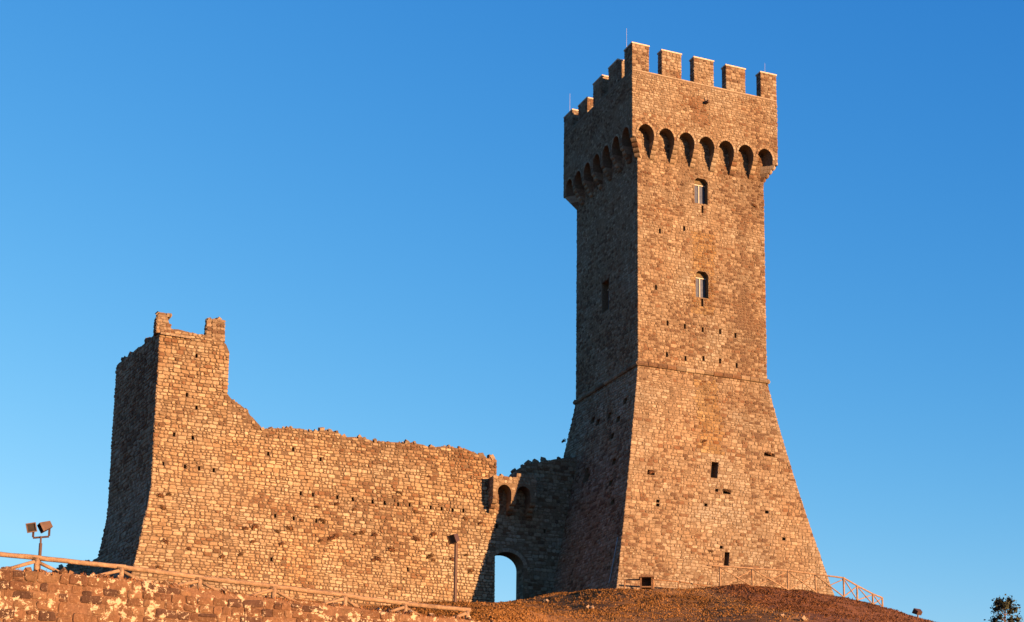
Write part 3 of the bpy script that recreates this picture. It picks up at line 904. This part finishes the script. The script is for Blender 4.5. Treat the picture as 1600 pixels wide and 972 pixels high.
for q in range(m_):                                # voussoirs
    t0, t1 = math.pi * (q + .05) / m_, math.pi * (q + .95) / m_
    p4 = [gF(gm - (gR + r0) * math.cos(th), gsz + (gR * gk + r0) * math.sin(th)) for r0, th in ((.01, t0), (.01, t1), (.28, t1), (.28, t0))]
    d_ = rng.uniform(.04, .07)
    core.add([p - N1 * .05 for p in p4] + [p + N1 * d_ for p in p4], [(4, 5, 6, 7), (0, 1, 5, 4), (1, 2, 6, 5), (2, 3, 7, 6), (3, 0, 4, 7)], stone_col(p4[0], rng, -.05, 3))
# jambs inside the arch
for sg, x in ((1, gl), (-1, gr)):
    Fj = (lambda s, z, x=x: np.array([0, 0, z]) + np.array([(QC + E1 * x - N1 * (1.36 - s) )[0], (QC + E1 * x - N1 * (1.36 - s))[1], 0])) if sg < 0 else (lambda s, z, x=x: np.array([0, 0, z]) + np.array([(QC + E1 * x - N1 * s)[0], (QC + E1 * x - N1 * s)[1], 0]))
    masonry(core, Fj, ZC0 + .5, gsz, .03, 1.33, rng, (.2, .32), (.3, .6), (.01, .03), colf=col_dim, ext=0, wob=0)
top_rubble(core, gF, N1, S_C, S_G, g_top, 1.3, rng, 4, (.15, .34), col_dim)
core.build('wall', M_STONE, gw)
# box machicolation above the arch, carried on corbels
BP = 1.0
bn = QC + N1 * BP
def bpix(u, v): return locate(lambda s, z: bn + E1 * s + UP * (z - bn[2]), u, v)
bs0, bz1 = bpix(771, 742); bs1 = bpix(838, 750)[0]
a1l, a1r = bpix(777.5, 775)[0], bpix(799, 775)[0]; a2l, a2r = bpix(807, 775)[0], bpix(829, 775)[0]
bsz = bpix(788, 770)[1]; bzb = bpix(788, 781)[1]; bk = (bpix(788, 757)[1] - bsz) / ((a1r - a1l) / 2)
def b_top(s): return bz1 + .10 * nz(math.floor(s / .35) * 2.7, 9) + (.35 if s > bs0 + 1.7 else 0)
poly = [(bs0, bzb)]
for a, b in ((a1l, a1r), (a2l, a2r)):
    c = (a + b) / 2; r = (b - a) / 2
    poly += [(a, bzb)] + [(c - r * math.cos(math.pi * i / 12), bsz + r * bk * math.sin(math.pi * i / 12)) for i in range(13)] + [(b, bzb)]
poly += [(bs1, bzb), (bs1, bz1 + .3), (bs0 + 1.75, bz1 + .3), (bs0 + 1.7, bz1 - .05), (bs0, bz1 - .05)]
core = MB(); Pz = np.array([QC[0], QC[1], 0])
core.prism(poly, Pz, E1, UP, N1, .0, BP, MORTAR)
def b_in(s, z):
    if z > b_top(s) + .05: return False
    for a, b in ((a1l, a1r), (a2l, a2r)):
        c = (a + b) / 2; r = (b - a) / 2 + .06
        if abs(s - c) < r and (z < bsz or ((s - c) / r) ** 2 + ((z - bsz) / (r * bk)) ** 2 < 1): return False
    return True
masonry(core, lambda s, z: Pz + E1 * s + N1 * BP + UP * z, bzb, bz1 + .3, bs0, bs1, rng, (.18, .28), (.2, .46), (.015, .045), inside=b_in, colf=lambda P, r: stone_col(P, r, .02, 8), wob=.0)
masonry(core, lambda s, z: Pz + E1 * bs0 + N1 * s + UP * z, bzb, bz1 - .05, 0, BP, rng, (.18, .28), (.2, .46), (.015, .04), colf=col_dim, ext=0, wob=0)
br_ = core.build('machicolation', M_STONE, gw, fix=True)
for a, b in ((bs0, a1l), (a1r, a2l), (a2r, bs1)):
    m = MB(); hh = .85
    for q in range(3):
        z1 = bzb - hh * q / 3; z0 = bzb - hh * (q + 1) / 3; d = (BP - .02) * (1 - (q + .2) / 3.2)
        pf = [(-.05, z1 - .004), (d, z1 - .004), (d, z0 + .13), (d - .10, z0 + .03), (d - .2, z0 + .004), (-.05, z0 + .004)]
        vs = [Pz + E1 * x + N1 * p + UP * zz_ for x in (a + .01, b - .01) for p, zz_ in pf]; k = 6
        m.add(vs, [tuple(range(k)), tuple(range(2 * k - 1, k - 1, -1))] + [(i, k + i, k + (i + 1) % k, (i + 1) % k) for i in range(k)], stone_col(vs[0], rng, .1, 4))
    m.build('corbel', M_STONE, gw, fix=True)

# low ruined wall left of the corner tower, in its shadow
lw = MB(); rng = random.Random(51)
pa = at(60, 893, 122.0); pb = at(158, 890, 118.0); ev = pb - pa; ev[2] = 0; ll = np.linalg.norm(ev); ev /= ll; nn = np.array([ev[1], -ev[0], 0])
zt_ = at(100, 884.5, 120)[2]
lF = lambda s, z: np.array([pa[0] + ev[0] * s, pa[1] + ev[1] * s, z])
l_top = lambda s: zt_ + .12 * nz(s * 1.3, 4) - .9 * max(0, 1.0 - s / 2.2)
lw = slab(lF, nn, 0, ll, l_top, zt_ - 4, .9, .25, 3)
masonry(lw, lF, zt_ - 3.5, zt_ + .2, 0, ll, rng, inside=lambda s, z: z < l_top(s), colf=col_dim)
for _ in range(26):
    s = rng.uniform(.2, ll); rubble(lw, lF(s, l_top(s)) - nn * rng.uniform(.1, .8), ev, nn, UP, rng, 1, (.15, .35), .05, col_dim)
tag(lw.build('low_wall', M_STONE), 'low shaded stub of old wall at the foot of the corner tower, behind the log railing', 'wall')

# ================================================================ RETAINING WALL (foreground)
rng = random.Random(61)
def wpix(u, v): return locate(lambda s, z: WP + E3 * s + UP * (z - WP[2]), u, v)
wtp = [wpix(*p) for p in WTOP if p[0] < 800] + [wpix(850, 984)]
W0, W1 = wpix(-260, 880)[0], wpix(830, 985)[0]
def w_top(s): return interp(s, wtp) + .06 * nz(math.floor(s / .5) * 2.9, 7) + .03 * nz(s * 5, 2) - .05
def wF(s, z):
    p = WP + E3 * s + N3 * (.05 * nz(s * .5, z * .5, 9) + .06 * (WP[2] - z)); return np.array([p[0], p[1], z])
core = slab(wF, N3, W0, W1, w_top, WP[2] - 4.6, .75, .2, 6)
core.c = [(.125, .072, .046)] * len(core.v)
def col_w(P, rng):
    s = (P - WP) @ E3; k = nz(s * .35, P[2] * .8, 21)
    t = [(.105, .058, .034), (.080, .042, .026), (.115, .064, .038), (.055, .031, .023), (.125, .075, .045)]
    c = rng.choice(t); g_ = rng.uniform(.85, 1.15)
    return tuple(x * g_ for x in c)
masonry(core, wF, WP[2] - 4.6, WP[2] + .8, W0, W1, rng, (.17, .28), (.18, .58), (.012, .045), inside=lambda s, z: z < w_top(s) + .03, colf=col_w, gap=.008, wob=.10, double=True, miss=.01)
for _ in range(110):
    s = rng.uniform(W0 + .1, W1 - .3); q = wF(s, w_top(s))
    rubble(core, q - N3 * rng.uniform(.02, .6), E3, N3, UP, rng, 1, (.05, .14), .05, col_w)
rw = core.build('retaining_wall', M_LICHEN)
tag(rw, 'brown retaining wall with pale lichen patches in the foreground below the log railing', 'wall')

# ================================================================ WOODEN RAILINGS
WOODC = (.245, .17, .115)
def log(a, b, r, seed, col=WOODC, n=8):
    m = MB(); a = np.array(a); b = np.array(b); k = 6
    pts = [a + (b - a) * i / k + np.array([0, 0, r * .35 * nz(i * .8, seed)]) for i in range(k + 1)]
    g_ = .9 + .22 * abs(nz(seed * 3.3, 1))
    m.tube(pts, [r * (1 + .10 * nz(i * 1.1, seed, 4)) for i in range(k + 1)], n, tuple(c * g_ for c in col), .08, seed)
    return m
fence = thing('log_railing', 'rustic log railing running along the top of the foreground stone wall', 'railing')
def fp(u): # plan position of a post behind the wall top
    d = ray(u, 885); Y = hit_line(d[0], WP - N3 * .42, E3); return d * Y
FU = [(-70, 860), (58, 872), (190, 886.5), (312, 903), (428, 917), (539, 931), (633, 944), (730, 953.5)]
tops = []
for u, v in FU:
    d = ray(u, v); Y = hit_line(d[0], WP - N3 * .42, E3); tops.append(d * Y)
for i, t in enumerate(tops):
    zb = ground_z(t[0], t[1]) - .15
    log((t[0], t[1], min(zb, t[2] - .5)), (t[0], t[1], t[2] - .02), .068, i + 1).build('post', M_WOOD, fence, smooth=True)
for i in range(len(tops) - 1):
    a, b = tops[i], tops[i + 1]; ex_ = (b - a) / np.linalg.norm(b - a)
    log(a - ex_ * .12, b + ex_ * .10 + np.array([0, 0, .012]), .064, 20 + i).build('rail', M_WOOD, fence, smooth=True)
    for q in (0, 1):
        hi_, lo_ = (a, b) if q == 0 else (b, a)
        st = hi_ + (lo_ - hi_) * .03 - UP * .10; en = lo_ + (hi_ - lo_) * .03; en = np.array([en[0], en[1], lo_[2] - .82])
        o_ = N3 * (.05 if q else -.05)
        log(st + o_, en + o_, .045, 40 + 2 * i + q).build('brace', M_WOOD, fence, smooth=True)

fr2 = thing('slope_railing', 'wooden railing with crossed braces stepping down the slope right of the keep', 'railing')
PR = [(1125, 884.6, 915, 104.5), (1175.4, 888, 913, 105.4), (1231, 891.5, 918, 106.3), (1274, 897, 921, 107.2), (1318, 903, 929, 107.6), (1339, 915, 934, 109.8), (1363.5, 928, 941, 112.0), (1378.5, 934, 945, 113.6)]
P2 = []
for u, v0, v1, Y in PR:
    P2.append((at(u, v0, Y), at(u, v1 + 4, Y)))
for i, (t, b) in enumerate(P2):
    zb = min(b[2] - .2, ground_z(b[0], b[1]) - .2) if i < 5 else b[2] - .5
    log((t[0], t[1], zb), t, .062, 70 + i, n=7).build('post', M_WOOD, fr2, smooth=True)
for i in range(len(P2) - 1):
    (t0, b0_), (t1, b1_) = P2[i], P2[i + 1]
    ex_ = (t1 - t0) / np.linalg.norm(t1 - t0)
    log(t0 - ex_ * (.9 if i == 0 else .08), t1 + ex_ * .08, .055, 80 + i, n=7).build('rail', M_WOOD, fr2, smooth=True)
    log(t0 * .93 + b0_ * .07 + N1 * .05, b1_ + N1 * .05, .04, 90 + i, n=6).build('brace', M_WOOD, fr2, smooth=True)
    log(t1 * .93 + b1_ * .07 - N1 * .05, b0_ - N1 * .05, .04, 100 + i, n=6).build('brace', M_WOOD, fr2, smooth=True)
fr3 = thing('low_railing', 'low wooden rail on short posts at the sunlit foot of the keep', 'railing')
PL3 = [(976, 906, 104.8), (1001, 905.5, 105), (1021, 905.5, 105.2), (1060, 909, 105.6), (1105, 916, 106)]
q3 = [at(u, v, Y) for u, v, Y in PL3]
for i, t in enumerate(q3):
    if i < 4: log((t[0], t[1], ground_z(t[0], t[1]) - .3), t, .05, 120 + i, (.22, .13, .075), 6).build('post', M_WOOD, fr3, smooth=True)
for i in range(4): log(q3[i], q3[i + 1], .045, 130 + i, (.22, .13, .075), 6).build('rail', M_WOOD, fr3, smooth=True)
# brown cabinet
bx = thing('wooden_cabinet', 'small brown wooden cabinet with a dark opening at the foot of the keep', 'box')
c = at(1010, 910.5, 104.6); m = MB(); X = np.array([1., 0, 0]); Yv = np.array([0, 1., 0])
hb = .33; zb = ground_z(c[0], c[1]) - .2
m.box((c[0], c[1] + .28, (zb + c[2] + .28) / 2), X, Yv, UP, .36, .03, (c[2] + .28 - zb) / 2, (.075, .045, .03))
for sx in (-1, 1): m.box((c[0] + sx * .34, c[1], (zb + c[2] + .28) / 2), X, Yv, UP, .05, .25, (c[2] + .28 - zb) / 2, (.12, .07, .045))
m.build('case', M_WOOD, bx)
m = MB(); m.box((c[0], c[1] - .02, c[2] + .33), X, Yv, UP, .45, .36, .045, (.12, .07, .045)); m.build('lid', M_WOOD, bx)
m = MB(); m.box((c[0], c[1] - .02, c[2] - .30), X, Yv, UP, .28, .24, .04, (.16, .1, .06)); m.build('shelf', M_WOOD, bx)

# ================================================================ FLOODLIGHTS
def head(parent, c, fwd, up, w_, h_, d_, name='lamp_head'):
    fwd = np.array(fwd, float); fwd /= np.linalg.norm(fwd); sd = np.cross(fwd, np.array(up, float)); sd /= np.linalg.norm(sd); u_ = np.cross(sd, fwd)
    me = MB(); me.box(np.array(c) - fwd * d_ * .1, sd, u_, -fwd, w_ / 2, h_ / 2, d_ / 2, (.1, .06, .04), .72)
    for a, b, hx, hy in ((0, 1, w_ / 2, .014), (0, -1, w_ / 2, .014), (1, 0, .014, h_ / 2 - .016), (-1, 0, .014, h_ / 2 - .016)):
        me.box(np.array(c) + fwd * (d_ * .4 + .025) + sd * a * (w_ / 2 - .012) + u_ * b * (h_ / 2 - .012), sd, u_, fwd, hx, hy, .026, (.1, .06, .04))
    o = me.build(name, M_RUST, parent)
    l = MB(); l.box(np.array(c) + fwd * (d_ * .4 + .006), sd, u_, fwd, w_ / 2 - .03, h_ / 2 - .03, .005); l.build('lens', M_LENS, o)
    return o
Yl = 44.6
lp = thing('twin_floodlight', 'brown post with two square floodlight heads behind the log railing', 'floodlight')
b = at(62.5, 869, Yl); zb = ground_z(b[0], b[1]) - .2
p1 = at(63.5, 849, Yl); p2 = at(64, 838, Yl)
m = MB(); m.tube([(p1[0], p1[1], zb), p1], .042, 10); m.tube([p1, p2], [.026, .026], 8); m.build('pole', M_RUST, lp, smooth=False)
m = MB(); l0 = at(51.5, 840.5, Yl); l1 = at(76.5, 838.5, Yl + .05); ex_ = (l1 - l0) / np.linalg.norm(l1 - l0)
m.box((l0 + l1) / 2, ex_, np.cross(UP, ex_), np.cross(ex_, np.cross(UP, ex_)), np.linalg.norm(l1 - l0) / 2, .022, .022)
for q, v in ((l0, 829), (l1, 827)):
    h_ = at(60, v, Yl)[2] - q[2]
    m.box(q + UP * h_ / 2 + UP * .02, X, Yv, UP, .024, .02, h_ / 2)
m.build('crossbar', M_RUST, lp)
head(lp, at(48.5, 824.5, Yl - .05), (.28, -.62, -.12), (-.22, -.1, .95), .25, .25, .22)
head(lp, at(71, 822.5, Yl - .02), (-.55, -.45, -.35), (-.38, -.1, .9), .22, .24, .25)
lq = thing('single_floodlight', 'single square floodlight on a slim brown post in front of the sunlit curtain wall', 'floodlight')
Yq = 71.5
b = at(711, 940, Yq); t = at(710.5, 849, Yq)
m = MB(); m.tube([(b[0], b[1], ground_z(b[0], b[1]) - .4), (b[0], b[1], t[2])], .075, 10); m.build('pole', M_RUST, lq)
head(lq, at(709, 841.5, Yq - .1), (-.35, -.8, -.35), (-.2, 0, 1), .37, .37, .38)
m = MB(); m.box(at(710.5, 848.5, Yq), X, Yv, UP, .1, .06, .05); m.build('bracket', M_RUST, lq)
lg = thing('ground_floodlight', 'small dark floodlight on a low stand at the edge of the grassy slope', 'floodlight')
c = at(1434, 956.5, 110.0)
head(lg, c, (-.5, .6, .5), (0, 0, 1), .62, .34, .3)
gz = ground_z(c[0], c[1])
m = MB(); m.tube([(c[0], c[1], gz - .3), (c[0], c[1], c[2] - .1)], .05, 8); m.build('stand', M_RUST, lg)

# ================================================================ PLANTS
rng = random.Random(71)
def blade(m, p, d, h, w_, col, bend=.4):
    d = np.array(d, float); sd = np.cross(d, UP)
    L_ = np.linalg.norm(sd); sd = sd / L_ if L_ > 1e-5 else X
    mid = p + UP * h * .6 + d * h * bend * .4; tip = p + UP * h * (1 - bend * .3) + d * h * bend
    m.add([p - sd * w_ / 2, p + sd * w_ / 2, mid + sd * w_ * .35, tip, mid - sd * w_ * .35], [(0, 1, 2, 4), (4, 2, 3)], col)
gm_ = MB()
cnt = 0
while cnt < 36000:
    u = rng.uniform(560, 1500) if rng.random() > .22 else rng.uniform(600, 900)
    near = rng.random() < .6
    a = aof(u)
    if u < 800 or (u < 900 and near): Y = rng.uniform(56, 116) if not near else rng.uniform(54, 80)
    else:
        yc = interp(u, YCR); Y = yc + .6 - abs(rng.gauss(0, 1)) * 13
        if rng.random() < .25: Y = yc + rng.uniform(-1.5, 1.6)
    if Y < (54 if u < 900 else 70): continue
    x = a * Y
    if u < 770 and (Y > hit_line(a, QC, E1) - .9 or Y < hit_line(a, WP, E3) + 1): continue
    p = np.array([x, Y, ground_z(x, Y) - .03])
    dens = nz(x * .45, Y * .45, 14)
    if rng.random() > .62 + dens * .8: continue
    cnt += 1
    c0 = turf_col(x, Y)
    big = max(0, nz(x * .25, Y * .25, 30)) * .25
    for _ in range(rng.randint(4, 7)):
        th = rng.uniform(0, 6.283); g_ = rng.uniform(.8, 1.25)
        blade(gm_, p + np.array([rng.gauss(0, .09), rng.gauss(0, .09), 0]), (math.cos(th), math.sin(th), 0), rng.uniform(.04, .12) + big * .5, rng.uniform(.03, .075), tuple(min(.5, q * g_) for q in c0), rng.uniform(.5, 1.6))
tag(gm_.build('dry_grass', M_GRASS), 'dry ochre and red-brown grass covering the slope', 'grass', None, 'stuff')
# fringe of dead weeds along the retaining wall's top
wm = MB()
for _ in range(1500):
    s = rng.uniform(W0, W1 - .3); q = wF(s, w_top(s)) - N3 * rng.uniform(.0, .7)
    if nz(s * .9, 3.3) < -.1 and rng.random() < .7: continue
    for _ in range(5):
        th = rng.uniform(0, 6.283); g_ = rng.uniform(.6, 1.3)
        blade(wm, q + np.array([rng.gauss(0, .05), rng.gauss(0, .05), -.03]), (math.cos(th), math.sin(th), 0), rng.uniform(.05, .16), .016, tuple(q_ * g_ for q_ in (.20, .095, .045)), .8)
tag(wm.build('dry_weeds', M_GRASS), 'dead weeds growing along the top of the foreground wall', 'weeds', None, 'stuff')

# stones lying in the grass
for u, v, Y, sz in ((852, 940, 99, .3), (1036, 938, 98, .32), (1015, 966, 92, .5), (922, 952, 96, .3), (880, 935, 103, .25), (1255, 970, 93, .3), (1220, 965, 95, .22)):
    d = ray(u, v)
    best = min((abs(ground_z(d[0] * q, q, False) - d[2] * q), q) for q in [80 + i * .5 for i in range(70)])
    q = best[1]; m = MB(); p = np.array([d[0] * q, q, ground_z(d[0] * q, q)])
    rubble(m, np.zeros(3), X, Yv, UP, rng, 3, (sz * .5, sz * .85), sz * .5, lambda P, r: (.20, .15, .11))
    o = m.build('field_stone', M_STONE); o.location = tuple(p)
    tag(o, 'pale stone lying in the dry grass of the slope', 'stone', 'stones lying on the slope')

# tufts rooted in the walls
def tuft_mesh(seed, col):
    r = random.Random(seed); m = MB()
    for _ in range(260):
        th = r.uniform(0, 6.283); el = r.uniform(-.5, 1.2)
        d = np.array([math.cos(th) * math.cos(el), -abs(math.sin(th)) * math.cos(el), math.sin(el)])
        p = d * r.uniform(.05, .36) * np.array([1.15, .7, .9]); s_ = r.uniform(.02, .045); g_ = r.uniform(.6, 1.3)
        a_ = np.array([r.gauss(0, 1), r.gauss(0, 1), r.gauss(0, 1)]); a_ /= np.linalg.norm(a_); b_ = np.cross(a_, d); b_ /= np.linalg.norm(b_) + 1e-6
        m.add([p - b_ * s_, p + a_ * s_ * 1.5, p + b_ * s_, p - a_ * s_ * 1.5], [(0, 1, 2, 3)], tuple(q * g_ for q in col))
    for _ in range(8):
        th = r.uniform(0, 6.283); m.tube([(0, .05, 0), (math.cos(th) * .2, -.15, math.sin(th) * .15 + .03)], [.012, .006], 4, (.1, .06, .04))
    return m.mesh('wall_tuft')
variants = [tuft_mesh(i, c) for i, c in enumerate(((.085, .04, .022), (.10, .048, .025), (.07, .04, .02), (.11, .058, .028)))]
for me in variants: me.materials.append(M_LEAF)
TF = [(383, 826, 1.2), (398, 824, 1.5), (433, 831, 1.1), (452, 827, 1.6), (517, 842, 1.5), (525, 838, 1.2), (556, 835, 1.0), (566, 833, 1.2), (585, 836, 1.3), (610, 860, 1.6), (624, 771, 1.2), (648, 800, 1.0), (650, 843, 1.5), (677, 836, 1.5), (672, 870, 1.5), (676, 876, 1.1), (590, 874, 1.6), (583, 876, 1.1), (495, 793, 1.0), (553, 797, 1.0), (526, 788, 1.1), (471, 814, 1.0), (504, 815, 1.5), (726, 811, 1.1), (258, 847, 1.5), (250, 775, 1.3), (264, 773, 1.1), (254, 794, 1.3), (295, 858, 1.0), (347, 871, 1.2), (376, 867, 1.1), (248, 887, 1.1), (440, 850, 1.2), (395, 847, 1.0), (500, 846, 1.0), (735, 893, 1.3), (750, 818, 1.1), (706, 875, 1.2), (728, 868, 1.0), (480, 750, .6), (670, 745, .8)]
ang = math.atan2(E1[1], E1[0])
for i, (u, v, sc) in enumerate(TF):
    s, z = locate(cF, u, v); p = cF(s, z) + N1 * .05
    o = bpy.data.objects.new('wall_tuft', variants[i % 4]); COL.objects.link(o)
    o.location = tuple(p); o.rotation_euler = (0, rng.uniform(-.5, .5), ang); o.scale = (sc * .50, sc * .5, sc * .48)
    tag(o, 'dry reddish tuft rooted between the stones of the sunlit curtain wall or corner tower', 'plant', 'dry tufts growing on the curtain wall')
for i, (u, v, sc) in enumerate(((1017, 739, 1.0), (1136, 768, 1.1), (1202, 710, 1.1), (1100, 690, .9), (1178, 322, .9), (1110, 862, .8))):
    s, z = locate(F0, u, v); p = F0(s, z) + N1 * .04
    o = bpy.data.objects.new('wall_tuft', variants[(i + 1) % 4]); COL.objects.link(o)
    o.location = tuple(p); o.rotation_euler = (0, rng.uniform(-.5, .5), ang); o.scale = (sc * .75, sc * .6, sc * .5)
    tag(o, 'dry tuft rooted between the stones of the sunlit face of the keep', 'plant', 'dry tufts growing on the keep')
s, z = locate(F3, 884, 690); p = F3(s, z) + N2 * .1
o = bpy.data.objects.new('wall_tuft', variants[2]); COL.objects.link(o); o.location = tuple(p); o.rotation_euler = (0, 0, ang - 1.57); o.scale = (.8, .8, .6)
tag(o, 'dark tuft on the left edge of the keep, in shade below the string course', 'plant')

# tree beyond the slope, at the lower right corner
Yt = 121.0
tc_ = at(1570, 952, Yt); tz = ground_z(tc_[0], tc_[1])
tr = thing('small_tree', 'small dark leafy tree rising beyond the slope in the lower right corner', 'tree', None, (tc_[0], tc_[1], tz))
m = MB(); base = np.array([0, 0, -.3]); H = at(1570, 938, Yt)[2] - tz
m.tube([base, (.05, 0, H * .35), (-.05, .05, H * .65), (.03, 0, H * .92)], [.17, .13, .09, .03], 9, (.10, .065, .045))
rng = random.Random(83)
lm = MB(); tips = []
for i in range(16):
    z = H * rng.uniform(.42, .92); th = rng.uniform(0, 6.283); l = rng.uniform(.5, 1.05) * (1.1 - .5 * z / H)
    tip = np.array([math.cos(th) * l, math.sin(th) * l, z + rng.uniform(.15, .5)])
    m.tube([(0, 0, z), tip * np.array([.5, .5, 1]) - np.array([0, 0, .1]), tip], [.05, .03, .012], 5, (.10, .065, .045)); tips.append(tip)
tips += [np.array([-.5, 0, H * .97]), np.array([.35, .1, H * 1.0]), np.array([.0, .1, H * .94]), np.array([.7, 0, H * .9]), np.array([.85, 0, H * .78]), np.array([-.75, .1, H * .78])]
m.build('trunk', mat_plain('bark', (.09, .06, .045), .9), tr)
for tip in tips:
    for _ in range(150):
        d = np.array([rng.gauss(0, 1), rng.gauss(0, 1), rng.gauss(0, 1)]); d /= np.linalg.norm(d)
        p = tip + d * abs(rng.gauss(0, .24)); g_ = rng.uniform(.5, 1.4); s_ = rng.uniform(.04, .08)
        a_ = np.array([rng.gauss(0, 1), rng.gauss(0, 1), rng.gauss(0, 1)]); a_ /= np.linalg.norm(a_); b_ = np.cross(a_, d); b_ /= np.linalg.norm(b_) + 1e-6
        if p[2] > H * 1.06: continue
        lm.add([p - b_ * s_, p + a_ * s_ * 1.6, p + b_ * s_, p - a_ * s_ * 1.6], [(0, 1, 2, 3)], tuple(q * g_ for q in (.03, .036, .024)))
lm.build('crown', M_LEAF, tr)
